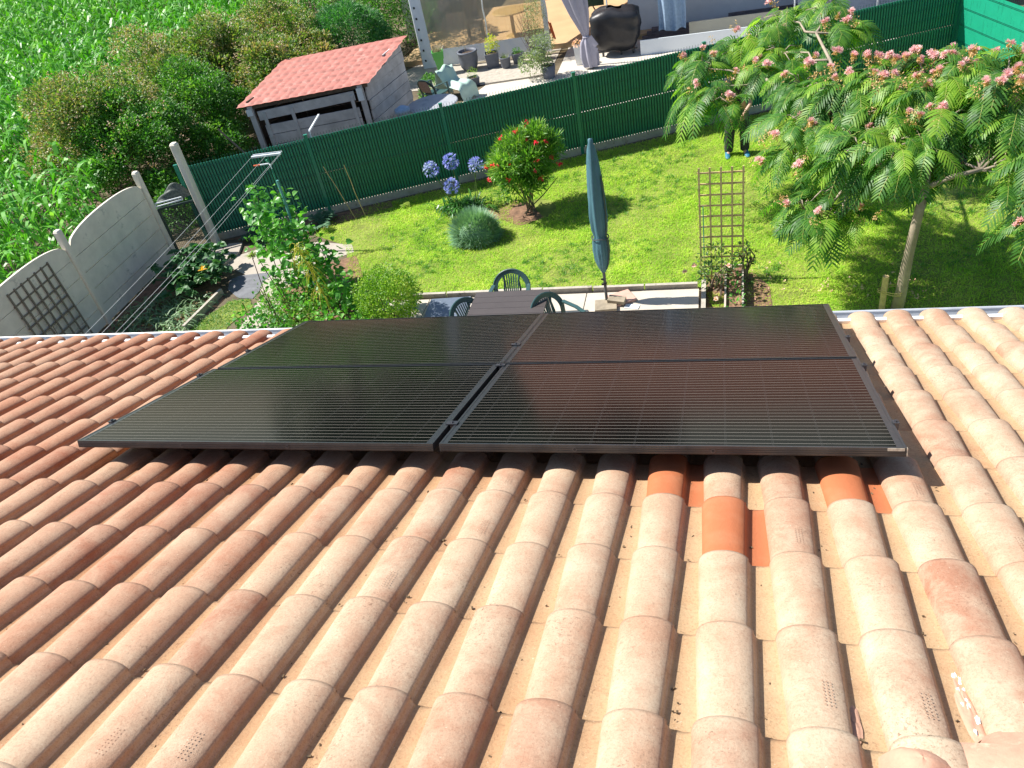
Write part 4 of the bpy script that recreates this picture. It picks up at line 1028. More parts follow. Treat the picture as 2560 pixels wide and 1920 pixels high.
mb = MB(); a = np.linspace(0, 2 * pi, 25); mb.tube([lean * 1.04 + np.array([.112 * cos(q), .09 * sin(q), .012 * sin(3 * q)]) for q in a], .008, 5); mb.build('strap', M['darkcover'], cv)
# blocks and slabs weighing the parasol foot
def blk(name, label, cat, c, size, rz, m, tilt=0):
    mb = MB(); mb.box((0, 0, 0), size); o = mb.build(name, m); o.location = (c[0], c[1], c[2] + size[2] / 2); o.rotation_euler = (tilt, tilt * .3, rz); return tag(o, label, cat)
M['stone'] = plain('grey_brown_stone', (.30, .25, .18), .9, .2, 12, .5)
M['pinkslab'] = plain('pink_concrete_slab', (.55, .33, .26), .9, .1, 8, .3)
b0 = pb[:2]
blk('paving_slab', 'loose pinkish slab lying beside the parasol pole', 'slab', (b0[0] + .20, b0[1] + .07, .037), (.33, .30, .035), .5, M['pinkslab'])
blk('stone_block', 'flat stone weight under the parasol pole', 'block', (b0[0] + .0, b0[1] - .12, .037), (.30, .26, .05), .1, M['stone'])
blk('stone_block', 'stone weight on top of the flat one beside the pole', 'block', (b0[0] + .15, b0[1] - .06, .088), (.24, .12, .055), -.22, M['stone'], .12)
blk('metal_sheet', 'small pale blue sheet on the paving right of the stones', 'sheet', (b0[0] + .36, b0[1] - .13, .037), (.20, .10, .01), -.2, M['whitebar'])
blk('floor_tile', 'flat dark tile leaning at the panel edge left of the stones', 'tile', (b0[0] - .55, b0[1] - .34, .037), (.62, .30, .012), .03, M['darkcover'])
mb = MB(); c = G(1022, 775); mb.box((0, 0, 0), (.62, .85, .016)); M['bluedark'] = plain('blue_grey_speckled_sheet', (.13, .16, .21), .35, .1, 14, .2, stain=((.55, .58, .62), .60)); o = mb.build('plastic_sheet', M['bluedark']); o.location = (-1.05, 7.08, .06); o.rotation_euler = (0, 0, .05)
tag(o, 'speckled blue grey sheet lying on the paving beside the round shrub', 'sheet')
# planter box with strawberries
t = thing('planter_box', 'long pale wooden planter box in front of the tall trellis', 'planter', (3.02, 7.30, 0), -.02); mb = MB(); Lb, Wb, Hb = 1.25, .25, .17
M['palewood'] = plain('pale_weathered_board', (.46, .40, .34), .85, .12, 10, .3)
for sx in (-1, 1): mb.box((sx * (Wb / 2 - .012), 0, Hb / 2), (.024, Lb, Hb))
for sy in (-1, 1): mb.box((0, sy * (Lb / 2 - .012), Hb / 2), (Wb - .05, .024, Hb - .004))
mb.build('box', M['palewood'], t); mb = MB(); n1 = 20; P = np.array([[[(-.5 + i / 7) * (Wb - .05), (-.5 + j / (n1 - 1)) * (Lb - .05), Hb - .045 + R.uniform(-.012, .012)] for i in range(8)] for j in range(n1)]); mb.grid(P[:, ::-1]); mb.build('soil', M['soil'], t)
for i, y in enumerate((.45, .22, -.02, -.22, -.42)):
    tt = thing('strawberry_plant', 'strawberry plant ' + ['at the far end of the wooden planter box', 'second from the far end of the wooden planter box', 'in the middle of the wooden planter box', 'second from the near end of the wooden planter box', 'at the near end of the wooden planter box'][i], 'plant', (3.03 + (i % 2) * .02, 7.30 + y, Hb - .04), 0, 'strawberry plants in the planter box')
    mb = MB(); n = 20; D = rdir(n, .15); P = D * [.08, .08, .11]; leaves(mb, P, D + [0, 0, .1], LEAF4, .06); mb.build('leaves', M['bean'], tt)
# rose bush
M['roseleaf'] = foliage('rose_leaves', [(0, (.02, .06, .02)), (.5, (.07, .15, .03)), (.8, (.28, .30, .07)), (1, (.30, .12, .07))], .25)
M['pinkrose'] = foliage('pale_pink_petals', [(0, (.80, .50, .48)), (1, (.88, .75, .68))], .25)
t = bush('rose_bush', 'straggly rose bush with a pale bloom growing through the foot of the trellis', 'shrub', [((2.78, 7.52, .35), (.22, .28, .36)), ((3.17, 7.80, .35), (.13, .10, .30))], M['roseleaf'], 560, .06, fill=.6, lump=.35)
o0 = np.array([2.78, 7.52, 0])
for (px, py, h) in ((1822, 665, .55), (1790, 748, .16), (1736, 664, .6), (1712, 680, .5)):
    c = G(px, py, h) - o0; f = MB(); n = 16; D = rdir(n, 0); leaves(f, np.repeat(c[None], n, 0), D, HEART, .042); f.build('flower', M['pinkrose'], t)

# ================================================================== ALBIZIA (silk tree)
M['frond'] = foliage('silk_tree_fronds', [(0, (.03, .10, .022)), (.5, (.07, .20, .03)), (1, (.18, .34, .035))], .40, rough=.45)
M['frondlime'] = foliage('young_silk_tree_fronds', [(0, (.12, .29, .03)), (1, (.32, .48, .05))], .45, rough=.45)
M['rach'] = foliage('yellow_green_leaf_stalk', [(0, (.20, .26, .05)), (1, (.40, .40, .10))], .1)
M['pink'] = foliage('pink_silk_threads', [(0, (.88, .42, .46)), (.5, (.94, .66, .64)), (1, (.96, .86, .78))], .4, tcol=(.9, .5, .5))
M['tan'] = foliage('withered_tan_blossom', [(0, (.42, .24, .07)), (.6, (.62, .40, .18)), (1, (.75, .48, .30))], .3)
M['trunk'] = plain('smooth_grey_bark', (.33, .27, .20), .85, .18, 10, .4, stain=((.16, .12, .08), .60))
TB = G(2240, 778)
tree_o = thing('silk_tree', 'spreading silk tree with feathery fronds and pink pompom blossoms on the lawn', 'tree', tuple(TB))
FK = G(2313, 470, 1.66)
mb = MB(); mb.tube([(0, 0, -.05), (FK - TB) * [.25, .2, .2], (FK - TB) * [.42, .45, .5], (FK - TB) * [.75, .8, .8], FK - TB], [.080, .068, .060, .055, .050], 12); mb.build('trunk', M['trunk'], tree_o, smooth=True)
fronds_P, fronds_D, fronds_L, fronds_U = [], [], [], []
flower_pts = []
br = MB()
def cluster(px, py, h, rad, nf, nfl, start, flat=.55, up=0.0):
    """a leafy end: a limb from start, shoots fanned over a dome, fronds drooping off each shoot"""
    c = G(px, py, h); rs_ = R
    mid = (start + c) / 2 + np.array([R.gauss(0, .08), R.gauss(0, .08), .12])
    m1 = start + (c - start) * .3 + np.array([R.gauss(0, .05), R.gauss(0, .05), -.03]); L_ = np.linalg.norm(c - start); k_ = min(1, .45 + L_ * .3)
    br.tube([start - TB, m1 - TB, mid - TB - [0, 0, .08], c - TB], [.026 * k_, .022 * k_, .016 * k_, .009], 7)
    nf = int(nf * 1.4); ns = max(4, nf // 7)
    for i in range(ns):
        a = 2 * pi * (i + R.random() * .8) / ns; rr = rad * R.uniform(.25, 1.0); tip = c + np.array([rr * cos(a), rr * sin(a), flat * rad * (.9 - (rr / rad) ** 2 * 1.1) * R.uniform(.5, 1.1)])
        br.tube([c - TB - [0, 0, .05], (c + tip) / 2 - TB + [0, 0, .05], tip - TB], [.012, .009, .005], 5)
        k = 7
        for j in range(k):
            b = a + R.gauss(0, 1.25); el = R.uniform(-.25, .6); fronds_P.append(tip + rng.normal(0, .05, 3) + np.array([-cos(a), -sin(a), -.1]) * R.uniform(0, .14)); fronds_D.append((cos(b), sin(b), el)); fronds_L.append(R.uniform(.28, .46))
        if R.random() < nfl: flower_pts.append(tip + np.array([0, 0, .07]))
b1 = FK + np.array([-.45, .15, .25]); b2 = FK + np.array([.1, .5, .45]); b3 = FK + np.array([.55, .05, .15]); b4 = FK + np.array([-.55, .9, .45])
for a_, b_, r_ in ((FK, b1, (.042, .034)), (FK, b2, (.042, .036)), (FK, b3, (.034, .022)), (b1, b4, (.034, .028))): br.tube([a_ - TB, (a_ + b_) / 2 - TB + [0, 0, .03], b_ - TB], [r_[0], (r_[0] + r_[1]) / 2, r_[1]], 8)
la = G(1960, 240, 2.15); lb = G(1870, 150, 2.05); br.tube([b4 - TB, G(2000, 250, 2.1) - TB, G(1900, 190, 2.1) - TB], [.036, .030, .024], 8)
tA = G(2075, 150, 2.35); tB = G(2040, 82, 2.55); br.tube([b2 - TB, G(2110, 240, 2.1) - TB, tA - TB, tB - TB], [.04, .03, .022, .016], 8)
CL = [  # px, py, height, radius, fronds, flowers, from
 (1755, 170, 2.15, .34, 30, .5, G(1900, 190, 2.1)), (1780, 245, 1.98, .32, 22, .35, G(1900, 190, 2.1)), (1850, 130, 2.2, .42, 28, .35, G(1900, 190, 2.1)), (1905, 175, 2.15, .26, 16, .3, G(1900, 190, 2.1)), (1730, 245, 1.9, .20, 9, .5, G(1760, 230, 1.95)),
 (1960, 50, 2.55, .40, 26, .45, tB), (2060, 30, 2.6, .38, 24, .4, tB), (2110, 75, 2.45, .28, 14, .3, tB), (1950, 130, 2.3, .36, 22, .4, tA),
 (2000, 215, 2.2, .42, 32, .6, b4), (2100, 235, 2.25, .45, 36, .9, b2), (2210, 215, 2.35, .48, 36, 1, b2), (2320, 190, 2.45, .48, 34, 1, b2), (2420, 175, 2.5, .46, 32, 1, b3), (2520, 190, 2.5, .5, 34, .9, b3), (2600, 150, 2.5, .5, 24, .5, b3),
 (2010, 300, 2.0, .42, 32, .5, b1), (2110, 310, 2.0, .42, 32, .5, b1), (2220, 290, 2.15, .42, 32, .7, b2), (2330, 290, 2.15, .42, 30, .6, b2), (2440, 270, 2.25, .42, 30, .7, b3), (2540, 290, 2.2, .42, 30, .6, b3),
 (2010, 335, 1.9, .24, 14, .5, b1), (1985, 385, 1.70, .20, 8, .3, b1), (2080, 370, 1.75, .24, 12, .4, b1), (2210, 380, 1.8, .34, 22, .5, FK), (2285, 405, 1.75, .26, 14, .4, FK), (2235, 392, 1.98, .24, 14, .3, b1), (2200, 420, 1.8, .16, 6, .2, b1),
 (2150, 370, 2.0, .36, 24, .3, b1), (2230, 345, 2.05, .40, 26, .4, b2), (2310, 360, 2.0, .36, 24, .4, b2), (2160, 250, 2.2, .4, 22, .4, b2), (2280, 240, 2.3, .4, 22, .4, b2), (2390, 230, 2.35, .4, 22, .4, b3), (2060, 270, 2.1, .4, 22, .3, b1), (2480, 240, 2.35, .4, 20, .4, b3), (2400, 320, 2.1, .36, 16, .3, b3),
 (2010, 520, 1.28, .22, 10, .6, G(2110, 450, 1.5)), (2110, 530, 1.26, .24, 10, .6, G(2130, 450, 1.5)), (2060, 550, 1.2, .18, 6, .4, G(2080, 520, 1.25)),
 (2480, 350, 1.95, .28, 14, .5, b3), (2555, 385, 1.88, .28, 14, .6, b3), (2600, 350, 2.0, .4, 22, .4, b3), (2575, 470, 1.62, .24, 10, .7, G(2580, 400, 1.8)), (2610, 545, 1.40, .24, 9, .7, G(2600, 480, 1.6)), (2380, 335, 2.0, .26, 10, .7, b3), (2640, 450, 1.7, .3, 14, .5, b3)]
for q in CL: cluster(*q)
br.tube([b1 - TB, G(2150, 420, 1.58) - TB, G(2110, 470, 1.45) - TB, G(2080, 510, 1.32) - TB], [.03, .022, .018, .012], 7)
br.build('branch', M['trunk'], tree_o, smooth=True)
# fronds
FP = np.array(fronds_P) - TB; FDr = norm(np.array(fronds_D)); FL = np.array(fronds_L); nF = len(FP)
cr = MB(); ra = MB(); npair = 12; lime = rng.random(nF) < .20; GRP = (np.where(~lime)[0], np.where(lime)[0])
Zv = np.array([0, 0, 1.]); S_ = norm(np.cross(FDr, Zv)); droop = rng.uniform(.5, 1.15, nF); tilt = rng.uniform(-.45, .45, nF)
def rpos(t): return FP + FDr * (FL * t)[:, None] - Zv * (droop * FL * t * t)[:, None]
for k in range(npair):
    t_ = .16 + .84 * k / (npair - 1); p = rpos(t_); tg = norm(FDr - 2 * Zv * (droop * t_)[:, None]); nn = np.cross(S_, tg); S2 = norm(S_ + nn * tilt[:, None])
    ln = FL * .40 * (sin(pi * (.18 + .70 * t_)) ** .7) * rng.uniform(.9, 1.08, nF)
    for sg in (-1, 1):
        D = norm(S2 * sg + tg * (.45 + .5 * t_) + rng.normal(0, .035, (nF, 3)))
        nrm = norm(np.cross(D, tg)); side = norm(np.cross(nrm, D)); 
        for gi, ix in enumerate(GRP): ribbons(cr, p[ix], D[ix], ln[ix], FL[ix] * .052, .22 + .10 * rng.random(len(ix)), 3, mi=gi, prof=np.array([.75, 1, .95, .25]), side=side[ix])
    if k < npair - 1: 
        p2 = rpos(.16 + .84 * (k + 1) / (npair - 1)); ribbons(ra, p, p2 - p, np.linalg.norm(p2 - p, axis=1), .005, 0, 1, prof=np.array([1., 1.]))
ribbons(ra, rpos(0), rpos(.16) - rpos(0), np.linalg.norm(rpos(.16) - rpos(0), axis=1), .006, 0, 1, prof=np.array([1., 1.]))
cr.build('crown', [M['frond'], M['frondlime']], tree_o); ra.build('leaf_stalks', M['rach'], tree_o)
# blossoms
extra = [(1718, 148), (1785, 142), (1842, 82), (1838, 190), (1740, 215), (1935, 112), (1950, 75), (2070, 55), (2120, 50), (1930, 5), (2050, 10), (2020, 165), (2045, 145), (2090, 140), (2130, 140), (2165, 150), (2200, 148), (2240, 155), (2262, 150), (2300, 155), (2330, 145), (2360, 150), (2390, 152), (2410, 165), (2350, 180), (2290, 190), (2235, 195), (2200, 190), (2160, 232), (2395, 180), (2440, 160), (2465, 210), (2490, 130), (2510, 210), (2550, 175), (2555, 205), (2420, 245), (2350, 280), (2300, 290), (2322, 284), (2380, 335), (2250, 408), (2395, 410), (2172, 340), (1935, 340), (2070, 375), (1962, 512), (2045, 545), (2165, 525), (2500, 495), (2528, 492), (2555, 560), (1895, 410), (2115, 465), (1995, 420)]
hts = lambda x, y: 2.62 if y < 60 else (2.5 if y < 110 else (2.62 if (y < 215 and x > 2000) else (2.3 if y < 215 else (2.3 if y < 300 else (2.05 if y < 360 else (1.8 if y < 430 else 1.42))))))
flower_pts = [G(x, y, hts(x, y)) for x, y in extra] + [p for p in flower_pts if R.random() < .55][:44]
def blossom(t, s=.032, n=70):
    f = MB(); D = rdir(n, -.15); D[:, 2] = np.abs(D[:, 2]) * .9 + .05; ribbons(f, np.zeros((n, 3)), D, rng.uniform(.8, 1.15, n) * s, s * .12, .1, 2, prof=np.array([.4, .9, 1.0]))
    D = rdir(n // 2, -.15); D[:, 2] = np.abs(D[:, 2]) * .9 + .05; ribbons(f, np.tile([[.055, .03, -.02]], (n // 2, 1)), D, rng.uniform(.8, 1.15, n // 2) * s * .8, s * .12, .1, 2, prof=np.array([.4, .9, 1.0]))
    return f
protos = []
for v in range(3):
    f = blossom(None, .055, 90); g2 = MB()
    m_ = 26; P = rng.normal(0, .018, (m_, 3)) + [.02, 0, -.03]
    for k in range(3): leaves(g2, P, rdir(m_), LEAF4, rng.uniform(.022, .034, m_))
    protos.append((f, g2))
fo = []
for i, p in enumerate(flower_pts[:99]):
    if i < 3:
        f, g2 = protos[i]; o = f.build('blossom', M['pink'], tree_o); b = g2.build('withered_bud', M['tan'], o); fo.append(o)
    else:
        src = fo[i % 3]; o = src.copy(); C.objects.link(o); o.parent = tree_o; b = src.children[0].copy(); C.objects.link(b); b.parent = o
    o.location = p - TB + rng.normal(0, .02, 3) + [0, 0, .05]; o.rotation_euler = (R.gauss(0, .5), R.gauss(0, .5), R.uniform(0, 6)); s_ = R.uniform(.7, 1.1); o.scale = (s_, s_, s_)
tn = MB()   # withered tan tassels massed along the top
for p in flower_pts:
    for _ in range(R.choice([1, 1, 2, 3])):
        c = p - TB + rng.normal(0, .07, 3) + [0, 0, -.05]; m_ = 22; leaves(tn, c + rng.normal(0, .030, (m_, 3)), rdir(m_), LEAF4, rng.uniform(.020, .036, m_))
tn.build('withered_blossoms', M['tan'], tree_o)['kind'] = 'stuff'
sp = TB + np.array([-.17, .0, 0]); mb = MB(); mb.tube([(0, 0, 0), (.0, 0, .52)], .038, 9); o = mb.build('tree_stake', M['wood']); o.location = sp; tag(o, 'short brown stake beside the silk tree trunk', 'stake')
mb = MB(); M['rope'] = plain('yellow_rope', (.55, .45, .16), .8, .1, 30, .2)
for zz_ in (.30, .33): mb.tube([np.array([.075 + .15 * cos(a), .10 * sin(a), zz_ + .02 * sin(2 * a)]) + [-.0, 0, 0] for a in np.linspace(0, 2 * pi, 20)], .006, 5)
o = mb.build('rope', M['rope']); o.location = sp; tag(o, 'yellow rope tying the silk tree trunk to its stake', 'rope')
# ================================================================== SHED
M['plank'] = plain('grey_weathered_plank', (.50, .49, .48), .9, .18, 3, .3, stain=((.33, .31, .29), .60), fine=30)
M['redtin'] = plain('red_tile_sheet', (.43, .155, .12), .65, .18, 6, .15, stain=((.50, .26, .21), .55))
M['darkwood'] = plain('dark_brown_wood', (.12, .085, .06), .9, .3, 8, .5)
SA = np.array([-6.72, 13.0]); SB = np.array([-4.27, 13.66]); SD = np.array([-3.99, 15.6]); SC_ = SA + SD - SB
ux = norm(SB - SA); LX = np.linalg.norm(SB - SA); vy = norm(SD - SB); LY = np.linalg.norm(SD - SB); z0, z1 = 1.50, 1.80
t = thing('shed', 'wooden shed of grey planks with a sloping red tile sheet roof behind the fence', 'shed', (SA[0], SA[1], 0)); o0 = np.array([SA[0], SA[1], 0])
def sp3(u, v, z): q = ux * u + vy * v; return np.array([q[0], q[1], z])
mb = MB(); nu, nv = 91, 41; P = np.zeros((nv, nu, 3))
for i in range(nv):
    v = i / (nv - 1) * (LY + .12) - .08
    for j in range(nu):
        u = j / (nu - 1) * (LX + .30) - .15; st = (v / .29) % 1.0
        z = z0 + (z1 - z0) * v / LY + .008 * abs(sin(pi * u / .19)) + .026 * (1 - st) + .010
        P[i, j] = sp3(u, v, z)
mb.grid(P); rf = mb.build('roof', M['redtin'], t)
mb = MB()
for i in range(8):
    z = .05 + i * .215; o = R.uniform(-.02, .02); q = MB()
    a = sp3(LX - .03 + R.uniform(-.01, .012), .06 + o, z + .1); b = sp3(LX - .03 + R.uniform(-.01, .012), LY - .05 - o, z + .1); zt = z0 + .02
    if z > 1.5: a = sp3(LX - .03, LY * .55, z + .07)
    mb.beam(a, b, .03, .205)
mb.build('side_planks', M['plank'], t)
mb = MB()
for i in range(7): mb.beam(sp3(.02, .05, .15 + .22 * i), sp3(.02, LY - .05, .15 + .22 * i), .03, .21)
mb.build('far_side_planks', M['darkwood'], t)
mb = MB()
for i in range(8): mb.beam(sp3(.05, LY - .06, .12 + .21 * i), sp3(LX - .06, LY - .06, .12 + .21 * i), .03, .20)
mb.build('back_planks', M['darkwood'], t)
for u in (.06, LX - .12):
    mb = MB(); mb.box(sp3(u, .04, .74), (.11, .11, 1.48), rz=atan2(ux[1], ux[0])); mb.build('post', M['plank'], t)
mb = MB(); mb.beam(sp3(-.05, .02, 1.46), sp3(LX + .05, .02, 1.46), .05, .09); mb.build('beam', M['darkwood'], t)
mb = MB()
for z in (.28, .50, .72, .94): mb.beam(sp3(.28, -.02, z), sp3(LX - .22, -.02, z), .028, .205)
mb.beam(sp3(.22, -.03, 1.26), sp3(LX - .24, -.03, 1.30), .028, .19)
for u in (.36, .95, LX - .30): mb.beam(sp3(u, -.05, .15), sp3(u, -.05, 1.32), .07, .03)
mb.build('door_planks', M['plank'], t)
mb = MB(); mb.box(sp3(LX - .12, -.03, 1.30), (.12, .04, .26), rz=atan2(ux[1], ux[0])); mb.build('white_bracket', M['whitebar'], t); mb = MB(); mb.box(sp3(.06, -.03, 1.36), (.12, .04, .14), rz=atan2(ux[1], ux[0])); mb.build('white_bracket', M['whitebar'], t)
mb = MB(); a = fence_pt(4.0 - .65 + .25, .28, 1.50); mb.beam(G(768, 333, 1.55) + [0, .1, 0], G(787, 297, 1.62) + [0, .2, 0], .03, .03)
o = mb.build('white_batten', M['whitebar']); mbx = MB(); tag(o, 'thin white batten leaning on the fence top in front of the shed', 'batten')
mb = MB(); mb.beam(G(768, 333, 1.55) + [0, .1, 0], G(768, 333, 0) * [0, 0, 0] + G(768, 333, 1.55) + [-.02, .12, -1.52], .025, .025); mb.build('lower_length', M['whitebar'], o)
# sticks poking from the bush
for i, (a, b) in enumerate((((553, 365), (535, 350)), ((575, 378), (508, 380 - 30)))):
    pass
mb = MB(); mb.tube([fence_pt(1.2, .8, 1.1), fence_pt(.8, .9, 1.75)], .018, 6); tag(mb.build('dead_branch', M['bark']), 'bare dead branch sticking out behind the fence corner', 'branch')

# ================================================================== NEIGHBOUR'S YARD
sheet('neighbour_yard', [(-5.6, 17.6), (-2.75, 17.45), (-1.2, 17.6), (-1.2, 19.9), (-5.2, 19.9), (-5.9, 18.6)], .013, M['kerb'])
M['warmconc'] = plain('pale_warm_concrete', (.56, .51, .44), .9, .1, 2.5, .25)
sheet('neighbour_terrace', [(-3.4, 15.4), (-1.5, 14.5), (6.5, 15.9), (6.9, 20.2), (-1.0, 20.2), (-1.0, 17.65), (-2.75, 17.44)], .010, M['warmconc'])
M['tanfloor'] = plain('tan_tiled_floor', (.52, .36, .20), .6, .08, 2, .1)
mb = MB(); mb.box((-.55 - 1.6, 22.2, .07), (7.1, 4.9, .14)); struct(mb.build('porch_floor', M['tanfloor']))
sheet('gravel_path', [(-5.6, 17.6), (-5.9, 15.4), (-3.9, 14.9), (-3.4, 15.4), (-2.75, 17.4)], .007, M['ground'])
stones('kerb_edging', "low dark kerb across the neighbour's yard behind the small pot", 'kerb', (-2.78, 17.44), (-1.2, 17.66), 4, .06, .05, None)
# white house
M['whitewall'] = plain('white_wall_render', (.72, .73, .74), .85, .03, 5, .2)
M['terracotta'] = plain('far_terracotta_roof', (.42, .17, .11), .85, .15, 4, .4)
t = thing('neighbour_house', "white rendered neighbouring house with a blue window behind the fence", 'house', (0, 20.1, 0))
mb = MB(); mb.box((4.25, .15, 1.25), (7.3, .3, 2.5)); mb.box((-6.4 + .15, 5.0, 1.25), (.3, 5, 2.5)); mb.box((.2, 6.9, 1.25), (13, .3, 2.5)); mb.box((7.75, 3.6, 1.25), (.3, 6.6, 2.5)); mb.box((.75, 3.3, 1.25), (.3, 6.0, 2.5)); mb.build('wall', M['whitewall'], t)
mb = MB(); n1 = 120; P = np.zeros((12, n1, 3))
for i in range(12):
    for j in range(n1):
        x = -3.2 + 11.8 * j / (n1 - 1); P[i, j] = (x, -1.0 + 4.8 * i / 11, 2.30 + 2.15 * i / 11 + .04 * abs(sin(x * 15)))
mb.grid(P); mb.grid(P * [1, -1, 1] + [0, 7.6, 0]); mb.build('roof', M['terracotta'], t)
mb = MB(); mb.box((-.9, 3.6, 4.3), (.55, .55, 1.7)); mb.build('added_chimney', M['terracotta'], t)  # unseen chimney, added to reflect as a red streak in the panels
wn = MB(); wn.box((1.62, -.012, 1.55), (.62, .03, .95)); M['blueglass'] = plain('deep_blue_window', (.02, .07, .22), .2, .05, 4, 0); wo = wn.build('window', M['blueglass'], t)
mb = MB(); mb.box((1.62, -.05, 1.04), (.95, .12, .06)); mb.build('sill', M['whitewall'], wo)
mb = MB(); mb.box((3.0, -.05, 1.15), (.02, .08, .02)); mb.tube([(3.0, -.09, 1.15), (3.03, -.09, 1.05), (3.0, -.09, .98)], .008, 5); mb.build('wall_hook', M['black'], t)
# towel hanging in front of wall
M['towel'] = plain('pale_blue_cloth', (.30, .42, .56), .9, .12, 18, .4)
M['curtain'] = plain('grey_lilac_cloth', (.36, .35, .42), .8, .06, 14, .2)
def cloth(fn, nu, nv, name, m, label, cat):
    mb = MB(); P = np.array([[fn(i / (nu - 1), j / (nv - 1)) for j in range(nv)] for i in range(nu)]); mb.grid(P); return tag(mb.build(name, m, smooth=True), label, cat)
tl = G(*(1300 + 1145 / 3.16, 270 / 3.16), .18); tlp = np.array([tl[0], 18.95, 0])
cloth(lambda u, v: np.array([1.42 + .66 * v + .015 * sin(u * 7), 19.0 + .05 * sin(v * 17 + u * 2) , .35 + 2.0 * u + .03 * sin(v * 9) * (1 - u)]), 14, 40, 'towel', M['towel'], 'long pale blue cloth hanging down in front of the white wall', 'cloth')
mb = MB(); mb.tube([(.2, 19.0, 2.36), (4.6, 19.0, 2.36)], .012, 6); mb.tube([(4.6, 19.0, 0), (4.6, 19.0, 2.36)], .02, 6); mb.tube([(.2, 19.0, 0.0), (.2, 19.0, 2.36)], .02, 6)
tag(mb.build('drying_rail', M['whitebar']), 'drying rail carrying the pale blue cloth above the frame of view', 'rail')
# tied curtain of the gazebo with its post
cc = np.array([-.21, 17.80])
def curt(u, v):
    h = .06 + 2.1 * u; w_ = np.interp(h, [0, .3, .62, .76, .9, 1.3, 2.2], [.16, .20, .15, .055, .10, .20, .34]); a = 2 * pi * v; f = 1 + .22 * sin(a * 7 + u * 2) ; off = np.interp(h, [0, .76, 2.2], [.06, 0, -.30])
    return np.array([cc[0] + off + w_ * f * cos(a), cc[1] + w_ * .6 * f * sin(a), h])
t = cloth(curt, 34, 90, 'tied_curtain', M['curtain'], 'grey lilac gazebo curtain tied in the middle beside the covered barbecue', 'curtain')
mb = MB(); mb.tube([(cc[0] + .07 * cos(a), cc[1] + .05 * sin(a), .76) for a in np.linspace(0, 2 * pi, 14)], .02, 6); mb.beam((cc[0] + .05, cc[1] - .05, .74), (cc[0] + .20, cc[1] - .08, .52), .02, .22); mb.beam((cc[0] + .20, cc[1] - .08, .52), (cc[0] + .09, cc[1] - .07, .25), .02, .16); mb.build('tie', M['curtain'], t)
mb = MB(); mb.tube([(cc[0] - .05, cc[1] + .25, 0), (cc[0] - .05, cc[1] + .25, 2.4)], .03, 8); tag(mb.build('gazebo_post', M['polegrey']), 'dark gazebo post behind the tied curtain', 'post')
# covered barbecue
M['blacktarp'] = plain('black_plastic_cover', (.020, .021, .025), .42, .25, 5, 1.0, spec=.5, fine=14)
bc = np.array([.40, 18.75]); mb = MB(); rows = []
for i in range(15):
    h = .13 + .95 * i / 12 if i <= 12 else 1.08 + .02 * (i - 12)
    k = np.interp(h, [.1, .2, .35, .6, .95, 1.06, 1.10, 1.15], [.35, .72, .92, 1, .98, .93, .5, .02]); row = []
    for j in range(61):
        a = 2 * pi * j / 60; sq = (abs(cos(a)) ** 5 + abs(sin(a)) ** 5) ** (-1 / 5); f = k * sq * (1 + .025 * sin(a * 9 + h * 7) + .02 * sin(h * 19 + a * 4))
        row.append((bc[0] + .60 * f * cos(a), bc[1] + .38 * f * sin(a), h + .03 * sin(a * 3 + 1)))
    rows.append(row)
mb.grid(np.array(rows)); t = tag(mb.build('covered_barbecue', M['blacktarp'], smooth=True), 'barbecue wrapped in a shiny black cover against the white wall', 'barbecue')
mb = MB()
for x in (-.35, .1, .4): mb.box((bc[0] + x, bc[1] - .1, .06), (.05, .05, .12))
mb.beam((bc[0] - .55, bc[1] - .12, .13), (bc[0] + .5, bc[1] - .12, .13), .03, .03); mb.build('leg', M['polegrey'], t)
# white bin with yellow flower bag
mb = MB(); c = (-.50, 18.22, 0); pr = [(.10, 0), (.135, .42), (.15, .43), (.15, .46), (.12, .46), (.12, .40)]; mb.lathe(c, pr, 4); M['whitepl'] = plain('white_plastic', (.75, .77, .77), .4, .04, 10, .02)
t = tag(mb.build('waste_bin', M['whitepl']), 'tapered white bin beside the tied curtain', 'bin'); mb = MB(); P, N = on_blob(120, (c[0] - .02, c[1], .50), (.09, .09, .08), .2, -.5); leaves(mb, P, N, LEAF4, .06); mb.build('liner', M['petal'], t)
# boards and planks
M['cream'] = plain('cream_board', (.62, .58, .45), .7, .04, 4, .05)
M['skyboard'] = plain('smooth_white_board', (.74, .80, .84), .25, .02, 4, .0)
M['greyplank'] = plain('purple_grey_planks', (.14, .12, .13), .8, .2, 8, .3)
def slab(name, label, cat, a, b, th_, z, m, zb=0):
    mb = MB(); mb.beam((a[0], a[1], zb + z / 2), (b[0], b[1], zb + z / 2), th_, z); return tag(mb.build(name, m), label, cat)
slab('board', 'long smooth white board standing on edge behind the fence top', 'board', (1.0, 18.40), (4.6, 18.52), .03, .36, M['skyboard'])
slab('board', 'cream board standing on edge behind the white board', 'board', (2.15, 19.25), (4.9, 19.33), .03, .42, M['cream'])
for i in range(3): slab('timber_plank', ['dark plank lying lowest along the foot of the white wall', 'dark plank lying in the middle of the stack along the white wall', 'dark plank lying on top of the stack along the white wall'][i], 'plank', (.95 + .12 * i, 19.72 + .03 * i), (4.4 - .7 * (i == 2), 19.80), .2, .07, M['greyplank'], zb=.02 + .075 * i)
slab('timber_plank', 'short dark plank leaning above the cream board by the wall', 'plank', (3.1, 19.88), (4.8, 19.93), .06, .10, M['greyplank'], .25)
